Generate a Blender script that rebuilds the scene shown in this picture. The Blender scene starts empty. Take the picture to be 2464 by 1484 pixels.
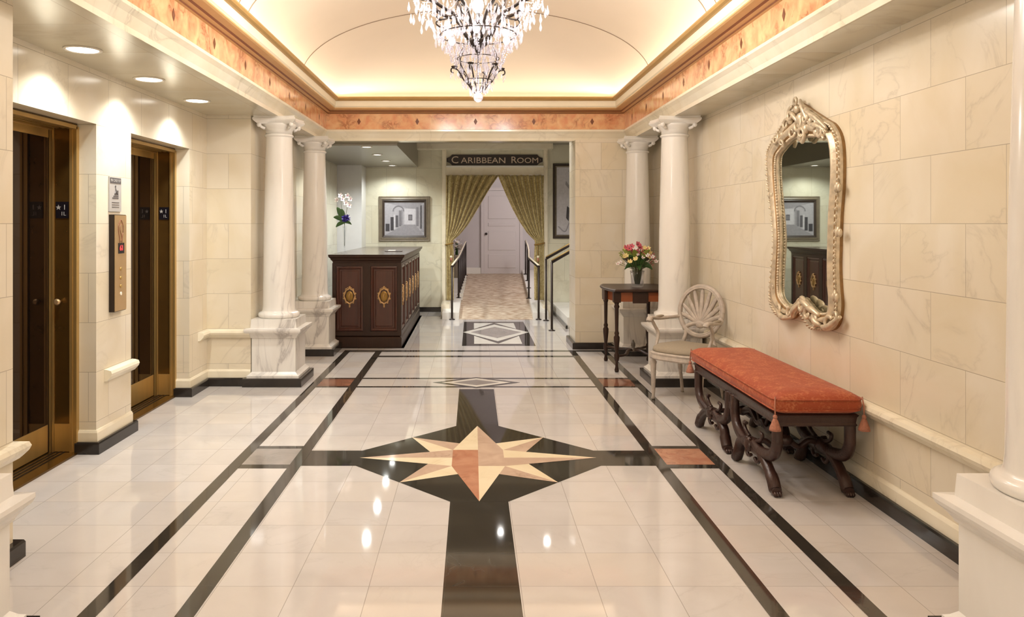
import bpy, math, random
from math import sin, cos, pi, radians, sqrt, atan2
from mathutils import Vector, Matrix
random.seed(7)
S = bpy.context.scene
COL = S.collection

# ---------------------------------------------------------------- camera, world, light, exposure
cam_d = bpy.data.cameras.new('camera'); cam = bpy.data.objects.new('camera', cam_d); COL.objects.link(cam)
cam.location = (0, 0, 1.45); cam.rotation_euler = (pi/2, 0, 0)
cam_d.sensor_width = 36; cam_d.lens = 1811/2464*36
cam_d.shift_x = (1232-1137)/2464; cam_d.shift_y = -(742-538)/2464
cam_d.clip_start = 0.05; cam_d.clip_end = 100
S.camera = cam
S.view_settings.view_transform = 'Standard'; S.view_settings.look = 'None'
S.view_settings.gamma = 1; S.view_settings.use_curve_mapping = False
S.view_settings.exposure = 0.05
S.cycles.transparent_max_bounces = 24
W = bpy.data.worlds.new('world'); S.world = W; W.use_nodes = True
W.node_tree.nodes['Background'].inputs[0].default_value = (1, .93, .82, 1)
W.node_tree.nodes['Background'].inputs[1].default_value = 0.15
WARM = (1.0, .90, .76); NEUT = (1.0, .965, .92); COOL = (.97, 1.0, .97); AMBER = (1.0, .66, .34)
XC = 0.035           # centre line of the hall
ZC = 2.42            # height of the aisle ceilings
def lamp(kind, name, loc, power, color, rot=(0, 0, 0), **kw):
    l = bpy.data.lights.new(name, kind); l.energy = power; l.color = color
    for k, v in kw.items(): setattr(l, k, v)
    o = bpy.data.objects.new(name, l); o.location = loc; o.rotation_euler = rot; COL.objects.link(o)
    return o
# cove strips behind the gilded lip, shining up into the vault
P_COVE = 11
for sx in (-1, 1):
    lamp('AREA', 'cove_light', (XC+sx*1.63, 4.66, 2.90), P_COVE, WARM, (pi, sx*-.75, 0), shape='RECTANGLE', size=.05, size_y=7.9)
for y, s in ((8.66, -1), (0.68, 1)):
    lamp('AREA', 'cove_light', (XC, y, 2.90), P_COVE*.42, WARM, (pi-.75*s, 0, 0), shape='RECTANGLE', size=3.1, size_y=.05)
P_CHAND = 24
P_DOWN = 42
LOBBY_FILL = [(x, y) for y in (-.35, -1.7, -2.7) for x in (-1.35, XC, 1.5)]

# ---------------------------------------------------------------- materials
def lin(c):
    return tuple(((v/255)/12.92 if v/255 <= .04045 else (((v/255)+.055)/1.055)**2.4) for v in c)
MATS = {}
def base_mat(name):
    m = bpy.data.materials.new(name); m.use_nodes = True; MATS[name] = m
    nt = m.node_tree; return m, nt, nt.nodes['Principled BSDF'], nt.nodes, nt.links
def simple(name, rgb, rough=.5, metal=0, noise=.12, nscale=12, bump=0, bscale=40, emit=None, spec=None, coat=0, stretch=(1,1,1)):
    m, nt, b, N, L = base_mat(name)
    c = lin(rgb)
    tc = N.new('ShaderNodeTexCoord'); mp = N.new('ShaderNodeMapping'); mp.inputs['Scale'].default_value = stretch
    L.new(tc.outputs['Object'], mp.inputs[0])
    nz = N.new('ShaderNodeTexNoise'); nz.inputs['Scale'].default_value = nscale; nz.inputs['Detail'].default_value = 4
    L.new(mp.outputs[0], nz.inputs['Vector'])
    mx = N.new('ShaderNodeMix'); mx.data_type = 'RGBA'
    mx.inputs[6].default_value = (*[v*(1-noise*1.6) for v in c], 1); mx.inputs[7].default_value = (*[min(1, v*(1+noise*1.6)) for v in c], 1)
    L.new(nz.outputs[0], mx.inputs[0]); L.new(mx.outputs[2], b.inputs['Base Color'])
    b.inputs['Roughness'].default_value = rough; b.inputs['Metallic'].default_value = metal
    if spec is not None: b.inputs['Specular IOR Level'].default_value = spec
    b.inputs['Coat Weight'].default_value = coat; b.inputs['Coat Roughness'].default_value = .1
    if bump:
        n2 = N.new('ShaderNodeTexNoise'); n2.inputs['Scale'].default_value = bscale; n2.inputs['Detail'].default_value = 3
        L.new(mp.outputs[0], n2.inputs['Vector'])
        bp = N.new('ShaderNodeBump'); bp.inputs['Strength'].default_value = bump; bp.inputs['Distance'].default_value = .004
        L.new(n2.outputs[0], bp.inputs['Height']); L.new(bp.outputs[0], b.inputs['Normal'])
    if emit:
        b.inputs['Emission Color'].default_value = (*emit[0], 1); b.inputs['Emission Strength'].default_value = emit[1]
    return m
def marble(name, c1, c2, vein, rough=.15, vscale=1.6, vstr=.6, stretch=(1, 1, 1), rot=(.3, .5, .4), brick=None, world=True, tile=.0, seed=0, tint=None, mortar=(120, 105, 85), vpow=14):
    """c1/c2 cloud colours, thin veins; brick=(width,height,ox,oy,offset) adds joints and slabs of different tone"""
    m, nt, b, N, L = base_mat(name)
    if world: g = N.new('ShaderNodeNewGeometry'); P = g.outputs['Position']
    else: g = N.new('ShaderNodeTexCoord'); P = g.outputs['Object']
    mp = N.new('ShaderNodeMapping'); mp.inputs['Scale'].default_value = stretch; mp.inputs['Rotation'].default_value = rot
    mp.inputs['Location'].default_value = (seed, seed*1.7, seed*.3)
    L.new(P, mp.inputs[0])
    vec = mp.outputs[0]
    bt = None
    if brick:
        w, h, ox, oy, off = brick[:5]
        sp = N.new('ShaderNodeSeparateXYZ'); L.new(P, sp.inputs[0])
        cb = N.new('ShaderNodeCombineXYZ')
        if len(brick) > 5:   # floor
            L.new(sp.outputs[0], cb.inputs[0]); L.new(sp.outputs[1], cb.inputs[1])
        else:
            gn = N.new('ShaderNodeNewGeometry'); sn = N.new('ShaderNodeSeparateXYZ'); L.new(gn.outputs['True Normal'], sn.inputs[0])
            ab = N.new('ShaderNodeMath'); ab.operation = 'ABSOLUTE'; L.new(sn.outputs[0], ab.inputs[0])
            gt = N.new('ShaderNodeMath'); gt.operation = 'GREATER_THAN'; gt.inputs[1].default_value = .5; L.new(ab.outputs[0], gt.inputs[0])
            mxx = N.new('ShaderNodeMix'); L.new(gt.outputs[0], mxx.inputs[0]); L.new(sp.outputs[0], mxx.inputs[2]); L.new(sp.outputs[1], mxx.inputs[3])
            L.new(mxx.outputs[0], cb.inputs[0]); L.new(sp.outputs[2], cb.inputs[1])
        ad = N.new('ShaderNodeVectorMath'); ad.operation = 'ADD'; L.new(cb.outputs[0], ad.inputs[0]); ad.inputs[1].default_value = (-ox+w*40, -oy+h*40, 0)
        bt = N.new('ShaderNodeTexBrick'); bt.offset = off; bt.squash = 1; bt.offset_frequency = 2
        bt.inputs['Scale'].default_value = 1; bt.inputs['Mortar Size'].default_value = .0016; bt.inputs['Mortar Smooth'].default_value = .2
        bt.inputs['Brick Width'].default_value = w; bt.inputs['Row Height'].default_value = h
        bt.inputs['Color1'].default_value = (0, 0, 0, 1); bt.inputs['Color2'].default_value = (1, 1, 1, 1); bt.inputs['Mortar'].default_value = (.5, .5, .5, 1)
        L.new(ad.outputs[0], bt.inputs['Vector'])
        sc = N.new('ShaderNodeVectorMath'); sc.operation = 'SCALE'; sc.inputs['Scale'].default_value = 4.0; L.new(bt.outputs['Color'], sc.inputs[0])
        a2 = N.new('ShaderNodeVectorMath'); a2.operation = 'ADD'; L.new(mp.outputs[0], a2.inputs[0]); L.new(sc.outputs[0], a2.inputs[1])
        vec = a2.outputs[0]
    n1 = N.new('ShaderNodeTexNoise'); n1.inputs['Scale'].default_value = vscale*1.4; n1.inputs['Detail'].default_value = 5; n1.inputs['Distortion'].default_value = .6
    L.new(vec, n1.inputs['Vector'])
    cr = N.new('ShaderNodeMapRange'); cr.inputs['From Min'].default_value = .32; cr.inputs['From Max'].default_value = .68; L.new(n1.outputs[0], cr.inputs['Value'])
    mx = N.new('ShaderNodeMix'); mx.data_type = 'RGBA'; mx.inputs[6].default_value = (*lin(c1), 1); mx.inputs[7].default_value = (*lin(c2), 1)
    L.new(cr.outputs[0], mx.inputs[0])
    col = mx.outputs[2]
    if bt and tile:
        tn = tint or (225, 190, 130)
        m2 = N.new('ShaderNodeMix'); m2.data_type = 'RGBA'; m2.inputs[7].default_value = (*lin(tn), 1)
        pw = N.new('ShaderNodeMath'); pw.operation = 'POWER'; pw.inputs[1].default_value = 2.0; L.new(bt.outputs['Color'], pw.inputs[0])
        mu = N.new('ShaderNodeMath'); mu.operation = 'MULTIPLY'; mu.inputs[1].default_value = tile; L.new(pw.outputs[0], mu.inputs[0])
        L.new(mu.outputs[0], m2.inputs[0]); L.new(col, m2.inputs[6]); col = m2.outputs[2]
    n2 = N.new('ShaderNodeTexNoise'); n2.inputs['Scale'].default_value = vscale; n2.inputs['Detail'].default_value = 6; n2.inputs['Distortion'].default_value = 1.6; n2.inputs['Roughness'].default_value = .55
    L.new(vec, n2.inputs['Vector'])
    s1 = N.new('ShaderNodeMath'); s1.operation = 'SUBTRACT'; s1.inputs[1].default_value = .5; L.new(n2.outputs[0], s1.inputs[0])
    s2 = N.new('ShaderNodeMath'); s2.operation = 'ABSOLUTE'; L.new(s1.outputs[0], s2.inputs[0])
    s3 = N.new('ShaderNodeMath'); s3.operation = 'MULTIPLY_ADD'; s3.inputs[1].default_value = -2; s3.inputs[2].default_value = 1; L.new(s2.outputs[0], s3.inputs[0])
    s4 = N.new('ShaderNodeMath'); s4.operation = 'POWER'; s4.inputs[1].default_value = vpow*2; L.new(s3.outputs[0], s4.inputs[0])
    n3 = N.new('ShaderNodeTexNoise'); n3.inputs['Scale'].default_value = vscale*.8; L.new(vec, n3.inputs['Vector'])
    s6 = N.new('ShaderNodeMapRange'); s6.inputs['From Min'].default_value = .45; s6.inputs['From Max'].default_value = .65; L.new(n3.outputs[0], s6.inputs['Value'])
    s7 = N.new('ShaderNodeMath'); s7.operation = 'MULTIPLY'; L.new(s4.outputs[0], s7.inputs[0]); L.new(s6.outputs[0], s7.inputs[1])
    s8 = N.new('ShaderNodeMath'); s8.operation = 'MULTIPLY'; s8.inputs[1].default_value = vstr; L.new(s7.outputs[0], s8.inputs[0])
    m3 = N.new('ShaderNodeMix'); m3.data_type = 'RGBA'; m3.inputs[7].default_value = (*lin(vein), 1); L.new(s8.outputs[0], m3.inputs[0]); L.new(col, m3.inputs[6])
    col = m3.outputs[2]
    if bt:
        m4 = N.new('ShaderNodeMix'); m4.data_type = 'RGBA'; m4.inputs[7].default_value = (*lin(mortar), 1)
        mf = N.new('ShaderNodeMath'); mf.operation = 'MULTIPLY'; mf.inputs[1].default_value = .55; L.new(bt.outputs['Fac'], mf.inputs[0])
        L.new(mf.outputs[0], m4.inputs[0]); L.new(col, m4.inputs[6]); col = m4.outputs[2]
    L.new(col, b.inputs['Base Color']); b.inputs['Roughness'].default_value = rough
    return m

WALL = marble('wall_marble', (230, 221, 204), (222, 210, 185), (172, 160, 142), rough=.2, vscale=1.5, vstr=.32, vpow=22, brick=(.49, .313, .02, -.115, .5), tile=.22, tint=(228, 208, 168))
WALLB = marble('hall_wall_marble', (222, 219, 200), (212, 205, 182), (150, 144, 124), rough=.14, vscale=1.4, vstr=.35, brick=(.49, .62, .05, -.115, .5), tile=.2, tint=(205, 196, 160), seed=3)
GLOSSW = simple('glossy_white_panel', (220, 220, 222), .06, noise=.03)
CEILM = marble('ceiling_stone', (206, 198, 178), (192, 182, 158), (150, 140, 120), rough=.16, vscale=1, vstr=.3, brick=(.61, .61, 0, 0, 0, 1), tile=.1)
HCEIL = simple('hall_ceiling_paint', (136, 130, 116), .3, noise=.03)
FLOORM = marble('floor_marble', (208, 203, 200), (198, 192, 188), (168, 160, 154), rough=.045, vscale=1.8, vstr=.22, vpow=20, brick=(.3036, .305, -.1104, 3.011, 0, 1), tile=.4, tint=(212, 200, 186), mortar=(120, 110, 98))
INBLK = marble('floor_black_marble', (52, 48, 43), (60, 55, 48), (90, 88, 84), rough=.05, vscale=3, vstr=.3, brick=(.3036, .305, -.1104, 3.011, 0, 1), mortar=(78, 74, 66), seed=2)
INGRY = marble('floor_grey_marble', (158, 150, 144), (140, 133, 128), (110, 104, 100), rough=.09, vscale=4, vstr=.4, seed=4)
INPINK = marble('floor_rose_marble', (176, 118, 92), (196, 145, 116), (120, 76, 60), rough=.09, vscale=5, vstr=.6, seed=5)
INTAN = marble('floor_tan_marble', (190, 162, 142), (205, 178, 156), (150, 122, 104), rough=.09, vscale=5, vstr=.6, seed=6)
INCRM = marble('floor_cream_marble', (236, 222, 192), (228, 210, 176), (190, 170, 136), rough=.09, vscale=3, vstr=.3, seed=7)
INWHT = marble('floor_white_marble', (228, 224, 214), (218, 212, 200), (180, 172, 160), rough=.09, vscale=3, vstr=.3, seed=8)
INRED = marble('floor_brown_marble', (120, 78, 60), (150, 104, 82), (84, 50, 38), rough=.09, vscale=4, vstr=.6, seed=9)
COLM = marble('column_marble', (238, 234, 228), (230, 225, 218), (160, 153, 150), rough=.2, vscale=1.9, vstr=.75, stretch=(1.6, 1.6, .42), rot=(.25, .18, 0), world=False, vpow=9)
TRIMW = marble('trim_marble', (242, 234, 214), (234, 223, 198), (170, 155, 130), rough=.16, vscale=2.2, vstr=.4, seed=11)
FRIEZE = marble('orange_frieze_marble', (236, 192, 142), (222, 152, 108), (160, 92, 58), rough=.16, vscale=7, vstr=.9, seed=12, vpow=5)
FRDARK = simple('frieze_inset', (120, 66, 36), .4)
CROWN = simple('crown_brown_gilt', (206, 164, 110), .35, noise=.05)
CREAM = simple('cream_plaster', (244, 232, 206), .5, noise=.02)
GILT = simple('gilt_lip', (186, 148, 88), .38, metal=.25, noise=.06)
VAULT = simple('vault_plaster', (236, 219, 198), .45, noise=.03, nscale=2)
RIB = simple('vault_seam', (140, 118, 96), .6)
BASEB = marble('black_base_marble', (38, 34, 31), (48, 42, 38), (80, 76, 70), rough=.15, vscale=3, vstr=.3, seed=13)
LILAC = simple('lilac_paint', (205, 198, 198), .55, noise=.02)
DOORW = simple('white_door_paint', (214, 206, 204), .4, noise=.01)
WHITE = simple('white_paint', (236, 232, 224), .4, noise=.02)
CARPET = None
def make_carpet():
    m, nt, b, N, L = base_mat('carpet_weave')
    g = N.new('ShaderNodeNewGeometry')
    mp = N.new('ShaderNodeMapping'); mp.inputs['Scale'].default_value = (3, 9, 1); L.new(g.outputs['Position'], mp.inputs[0])
    n = N.new('ShaderNodeTexNoise'); n.inputs['Scale'].default_value = 3.2; n.inputs['Detail'].default_value = 5; L.new(mp.outputs[0], n.inputs['Vector'])
    r = N.new('ShaderNodeValToRGB'); r.color_ramp.elements[0].position = .38; r.color_ramp.elements[1].position = .62
    r.color_ramp.elements[0].color = (*lin((174, 146, 120)), 1); r.color_ramp.elements[1].color = (*lin((220, 204, 182)), 1)
    L.new(n.outputs[0], r.inputs[0]); L.new(r.outputs[0], b.inputs['Base Color']); b.inputs['Roughness'].default_value = .95
    return m
CARPET = make_carpet()
WOOD = simple('mahogany', (74, 38, 27), .32, noise=.25, nscale=5, stretch=(6, 6, .7), coat=.3)
WOODD = simple('dark_walnut', (52, 32, 22), .35, noise=.25, nscale=5, stretch=(6, 6, .7), spec=.35)
WOODL = simple('inlay_wood', (140, 74, 40), .3, noise=.2, nscale=8)
BENCHW = simple('carved_bench_wood', (58, 36, 30), .35, noise=.2, nscale=9, bump=.5, bscale=60)
GREYTOP = simple('grey_stone_top', (92, 82, 72), .2, noise=.15)
GOLD = simple('gold_leaf', (196, 156, 108), .4, metal=.4, noise=.15, nscale=30)
GOLDD = simple('old_gold', (150, 116, 56), .4, metal=.6, noise=.2)
BRASS = simple('brushed_brass', (196, 164, 104), .3, metal=.7, noise=.1, stretch=(1, 1, .1))
BRONZE = simple('dark_bronze_sheet', (108, 80, 38), .2, metal=.7, noise=.15)
DMIRR = simple('smoked_mirror_door', (66, 52, 44), .05, metal=.9, noise=.1, nscale=3)
PLATE = simple('brass_plate', (204, 172, 128), .35, metal=.6, noise=.05)
DKMET = simple('dark_metal', (48, 38, 32), .4, metal=.5)
MIRROR = simple('mirror_glass', (205, 208, 200), .015, metal=1, noise=0)
FRAMEG = simple('silver_gilt_frame', (206, 190, 164), .36, metal=.35, noise=.35, nscale=26, bump=.35, bscale=50)
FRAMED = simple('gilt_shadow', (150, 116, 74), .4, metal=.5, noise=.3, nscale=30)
PAINTC = simple('distressed_grey_paint', (184, 172, 160), .5, noise=.28, nscale=22, bump=.3)
SEATF = simple('taupe_seat_fabric', (158, 146, 128), .85, noise=.08, nscale=60, bump=.2, bscale=300)
PFRAME = simple('picture_frame_wood', (118, 106, 88), .4, noise=.2, nscale=20)
PFRDK = simple('picture_frame_dark', (62, 50, 42), .4)
PINKB = simple('black_sign_board', (44, 30, 24), .35)
LETTER = simple('sign_letter_gold', (204, 184, 164), .35, metal=.3)
LEAF = simple('leaf_green', (60, 92, 44), .5, noise=.35, nscale=14)
LEAFL = simple('leaf_yellow_green', (140, 150, 66), .5, noise=.3, nscale=14)
STEM = simple('stem_green', (86, 92, 56), .5)
PETALW = simple('white_petal', (238, 230, 226), .5, noise=.05)
PETALP = simple('pink_petal', (206, 92, 108), .5, noise=.2, nscale=20)
PETALC = simple('cream_petal', (236, 216, 150), .5, noise=.1, nscale=20)
PETALV = simple('violet_petal', (58, 44, 130), .5, noise=.2, nscale=20)
PETALM = simple('mauve_speck', (150, 60, 110), .5)
PLUM = simple('plum_leaf', (70, 34, 44), .5)
SIGNG = simple('grey_sign_plate', (176, 172, 168), .4, noise=.03)
SIGND = simple('sign_dark_print', (88, 84, 84), .5)
BLK = simple('black_enamel', (20, 16, 24), .25)
TASSEL = simple('tassel_thread', (176, 118, 96), .8, noise=.3, nscale=80)
RED = simple('red_display_digit', (220, 40, 50), .4, emit=((1, .05, .05), 2.0))
BTNL = simple('button_lens', (240, 232, 214), .3)
BULB = simple('lit_bulb', (255, 250, 240), .3, emit=((1, .94, .86), 9))
DISC = simple('lit_downlight_lens', (255, 250, 240), .3, emit=((1, .95, .86), 6))
RINGM = simple('downlight_ring', (216, 206, 190), .4)
def make_fabric():
    m, nt, b, N, L = base_mat('orange_damask')
    tc = N.new('ShaderNodeTexCoord')
    n = N.new('ShaderNodeTexNoise'); n.inputs['Scale'].default_value = 7; n.inputs['Detail'].default_value = 3; n.inputs['Distortion'].default_value = 2.5; L.new(tc.outputs['Object'], n.inputs['Vector'])
    n2 = N.new('ShaderNodeTexNoise'); n2.inputs['Scale'].default_value = 90; L.new(tc.outputs['Object'], n2.inputs['Vector'])
    m1 = N.new('ShaderNodeMath'); m1.operation = 'MULTIPLY'; L.new(n.outputs[0], m1.inputs[0]); L.new(n2.outputs[0], m1.inputs[1])
    r = N.new('ShaderNodeValToRGB'); e = r.color_ramp.elements
    e[0].position = .22; e[0].color = (*lin((160, 68, 32)), 1); e[1].position = .44; e[1].color = (*lin((194, 114, 72)), 1)
    L.new(m1.outputs[0], r.inputs[0]); L.new(r.outputs[0], b.inputs['Base Color'])
    b.inputs['Roughness'].default_value = .7; b.inputs['Sheen Weight'].default_value = .1
    bp = N.new('ShaderNodeBump'); bp.inputs['Strength'].default_value = .2; bp.inputs['Distance'].default_value = .003; L.new(n2.outputs[0], bp.inputs['Height']); L.new(bp.outputs[0], b.inputs['Normal'])
    return m
FABRIC = make_fabric()
def make_curtain():
    m, nt, b, N, L = base_mat('gold_green_drape')
    tc = N.new('ShaderNodeTexCoord')
    n = N.new('ShaderNodeTexNoise'); n.inputs['Scale'].default_value = 22; n.inputs['Detail'].default_value = 3; n.inputs['Distortion'].default_value = 1.5; L.new(tc.outputs['Object'], n.inputs['Vector'])
    r = N.new('ShaderNodeValToRGB'); e = r.color_ramp.elements
    e[0].position = .40; e[0].color = (*lin((168, 146, 90)), 1); e[1].position = .60; e[1].color = (*lin((204, 186, 130)), 1)
    L.new(n.outputs[0], r.inputs[0]); L.new(r.outputs[0], b.inputs['Base Color']); b.inputs['Roughness'].default_value = .6; b.inputs['Sheen Weight'].default_value = .3
    return m
DRAPE = make_curtain()
def make_crystal(name, alpha, tint, ior=1.9):
    m, nt, b, N, L = base_mat(name)
    N.remove(b)
    out = N['Material Output']
    tr = N.new('ShaderNodeBsdfTransparent'); tr.inputs[0].default_value = (.96, .96, .98, 1)
    gl = N.new('ShaderNodeBsdfGlossy'); gl.inputs['Roughness'].default_value = .06; gl.inputs[0].default_value = (.62, .60, .66, 1) if ior > 1.5 else (1, 1, 1, 1)
    df = N.new('ShaderNodeBsdfTranslucent'); df.inputs[0].default_value = (*tint, 1)
    fr = N.new('ShaderNodeLayerWeight'); fr.inputs[0].default_value = .25 if ior > 1.5 else .15
    a = N.new('ShaderNodeMixShader'); a.inputs[0].default_value = alpha
    L.new(tr.outputs[0], a.inputs[1]); L.new(df.outputs[0], a.inputs[2])
    c = N.new('ShaderNodeMixShader'); L.new(fr.outputs[1], c.inputs[0]); L.new(a.outputs[0], c.inputs[1]); L.new(gl.outputs[0], c.inputs[2])
    L.new(c.outputs[0], out.inputs[0])
    return m
CRYST = make_crystal('cut_crystal', .22, (.80, .78, .84))
VGLASS = make_crystal('vase_glass', .06, (.8, .9, .85), 1.25)

# ---------------------------------------------------------------- mesh builder
class MB:
    def __init__(s): s.v = []; s.f = []; s.m = []; s.sm = []; s.mats = []
    def mi(s, mat):
        if mat not in s.mats: s.mats.append(mat)
        return s.mats.index(mat)
    def add(s, vs, fs, mat, smooth=False):
        o = len(s.v); s.v += [tuple(v) for v in vs]; k = s.mi(mat)
        for f in fs: s.f.append([i+o for i in f]); s.m.append(k); s.sm.append(smooth)
    def box(s, x0, x1, y0, y1, z0, z1, mat, bev=0):
        if bev:
            pts = []
            b = bev
            prof = [(x0+b, y0), (x1-b, y0), (x1, y0+b), (x1, y1-b), (x1-b, y1), (x0+b, y1), (x0, y1-b), (x0, y0+b)]
            cx, cy = (x0+x1)/2, (y0+y1)/2
            def ins(p): return (p[0]-b*(1 if p[0] > cx else -1)*.9, p[1]-b*(1 if p[1] > cy else -1)*.9)
            rings = [[(*ins(p), z0) for p in prof], [(*p, z0+b) for p in prof], [(*p, z1-b) for p in prof], [(*ins(p), z1) for p in prof]]
            s.loft(rings, mat, closed=True, caps=True)
            return
        vs = [(x0,y0,z0),(x1,y0,z0),(x1,y1,z0),(x0,y1,z0),(x0,y0,z1),(x1,y0,z1),(x1,y1,z1),(x0,y1,z1)]
        s.add(vs, [(0,3,2,1),(4,5,6,7),(0,1,5,4),(1,2,6,5),(2,3,7,6),(3,0,4,7)], mat)
    def loft(s, rings, mat, closed=True, caps=True, smooth=False, mats=None):
        n = len(rings[0]); vs = [p for r in rings for p in r]; m = n if closed else n-1
        for i in range(len(rings)-1):
            fs = [(i*n+j, i*n+(j+1) % n, (i+1)*n+(j+1) % n, (i+1)*n+j) for j in range(m)]
            if mats: 
                pass
            if i == 0: base = len(s.v); s.add(vs, fs, mats[i] if mats else mat, smooth)
            else:
                k = s.mi(mats[i] if mats else mat)
                for f in fs: s.f.append([q+base for q in f]); s.m.append(k); s.sm.append(smooth)
        if caps:
            k = s.mi(mats[0] if mats else mat)
            s.f.append([base+j for j in range(n)][::-1]); s.m.append(k); s.sm.append(False)
            k = s.mi(mats[-1] if mats else mat)
            s.f.append([base+(len(rings)-1)*n+j for j in range(n)]); s.m.append(k); s.sm.append(False)
    def lathe(s, prof, mat, c=(0, 0, 0), n=28, smooth=True, sx=1, sy=1, caps=True):
        rings = [[(c[0]+r*sx*cos(2*pi*j/n), c[1]+r*sy*sin(2*pi*j/n), c[2]+z) for j in range(n)] for r, z in prof]
        s.loft(rings, mat, True, caps, smooth)
    def tube(s, pts, r, mat, n=8, smooth=True, flat=None, caps=True):
        """round tube through pts; r number or list; flat=(a,b) section half sizes"""
        P = [Vector(p) for p in pts]; k = len(P)
        R = r if isinstance(r, (list, tuple)) else [r]*k
        up = None; rings = []
        for i in range(k):
            t = (P[min(i+1, k-1)]-P[max(i-1, 0)])
            t = t.normalized() if t.length > 1e-9 else Vector((0, 0, 1))
            if up is None:
                ref = Vector((0, 0, 1)) if abs(t.z) < .9 else Vector((1, 0, 0))
                up = (ref-t*ref.dot(t)).normalized()
            else:
                up = up-t*up.dot(t); up = up.normalized() if up.length > 1e-6 else t.orthogonal().normalized()
            sd = t.cross(up)
            fa, fb = flat if flat else (1, 1)
            rings.append([tuple(P[i]+(up*cos(2*pi*j/n)*fa+sd*sin(2*pi*j/n)*fb)*R[i]) for j in range(n)])
        s.loft(rings, mat, True, caps, smooth)
    def ball(s, c, r, mat, n=10, m=6, sc=(1, 1, 1), smooth=True):
        rings = []
        for i in range(m+1):
            a = -pi/2+pi*i/m; rr = max(.02, cos(a))*r
            rings.append([(c[0]+rr*cos(2*pi*j/n)*sc[0], c[1]+rr*sin(2*pi*j/n)*sc[1], c[2]+r*sin(a)*sc[2]) for j in range(n)])
        s.loft(rings, mat, True, True, smooth)
    def prism(s, poly, z0, z1, mat, axis='z'):
        def P(a, b, c): return {'z': (a, b, c), 'y': (a, c, b), 'x': (c, a, b)}[axis]
        s.loft([[P(a, b, z0) for a, b in poly], [P(a, b, z1) for a, b in poly]], mat, True, True)
    def poly(s, pts, mat): s.add(pts, [list(range(len(pts)))], mat)
    def sweep(s, path, prof, mats, closed=False, side=1, smooth=False):
        """path: xy points; prof: (offset,z); offset to the left of travel * side; mats: one per profile segment or single"""
        n = len(path); P = [Vector(p) for p in path]
        nor = []
        for i in range(n):
            def nrm(a, b):
                d = (b-a).normalized(); return Vector((-d.y, d.x))*side
            if closed: n1 = nrm(P[i-1], P[i]); n2 = nrm(P[i], P[(i+1) % n])
            else:
                n1 = nrm(P[i-1], P[i]) if i > 0 else None; n2 = nrm(P[i], P[i+1]) if i < n-1 else None
                n1 = n1 or n2; n2 = n2 or n1
            b = (n1+n2); b = b/(1+n1.dot(n2)) if 1+n1.dot(n2) > .05 else n1
            nor.append(b)
        rows = [[(P[i].x+nor[i].x*o, P[i].y+nor[i].y*o, z) for i in range(n)] for o, z in prof]
        base = len(s.v); s.v += [p for r in rows for p in r]
        m = n if closed else n-1
        for k in range(len(prof)-1):
            mt = s.mi(mats[k] if isinstance(mats, list) else mats)
            for i in range(m):
                j = (i+1) % n
                s.f.append([base+k*n+i, base+k*n+j, base+(k+1)*n+j, base+(k+1)*n+i]); s.m.append(mt); s.sm.append(smooth)
        if not closed:
            for e in (0, n-1):
                s.f.append([base+k*n+e for k in range(len(prof))]); s.m.append(s.mi(mats[0] if isinstance(mats, list) else mats)); s.sm.append(False)
    def build(s, name, parent=None, M=None, fix=True):
        me = bpy.data.meshes.new(name); me.from_pydata(s.v, [], s.f)
        for m in s.mats: me.materials.append(m)
        me.polygons.foreach_set('material_index', s.m); me.polygons.foreach_set('use_smooth', s.sm)
        if fix:
            import bmesh
            bm = bmesh.new(); bm.from_mesh(me); bmesh.ops.recalc_face_normals(bm, faces=bm.faces); bm.to_mesh(me); bm.free()
        me.update()
        o = bpy.data.objects.new(name, me); COL.objects.link(o)
        if parent is not None: o.parent = parent
        return o
def tag(o, label=None, cat=None, group=None, kind=None):
    if label: o['label'] = label
    if cat: o['category'] = cat
    if group: o['group'] = group
    if kind: o['kind'] = kind
    return o
def thing(name, label, cat, loc=(0, 0, 0), rz=0, group=None):
    o = bpy.data.objects.new(name, None); o.empty_display_size = .1; COL.objects.link(o); o.location = loc; o.rotation_euler = (0, 0, rz)
    return tag(o, label, cat, group)
def struct(mb, name, label=None, cat='wall', fix=True):
    o = mb.build(name, fix=fix); return tag(o, label, cat, None, 'structure')
def copy_tree(o, parent=None):
    c = o.copy(); COL.objects.link(c)
    if parent is not None: c.parent = parent
    for ch in list(o.children): copy_tree(ch, c)
    return c
def arc(cx, cy, rx, ry, a0, a1, n):
    return [(cx+rx*cos(radians(a0+(a1-a0)*i/n)), cy+ry*sin(radians(a0+(a1-a0)*i/n))) for i in range(n+1)]
def smooth_path(pts, per=6):
    """Catmull-Rom through pts"""
    P = [Vector(p) for p in pts]; out = []
    for i in range(len(P)-1):
        a = P[max(i-1, 0)]; b = P[i]; c = P[i+1]; d = P[min(i+2, len(P)-1)]
        for k in range(per):
            t = k/per
            out.append(.5*((2*b)+(c-a)*t+(2*a-5*b+4*c-d)*t*t+(3*b-a-3*c+d)*t**3))
    out.append(P[-1]); return out

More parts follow.
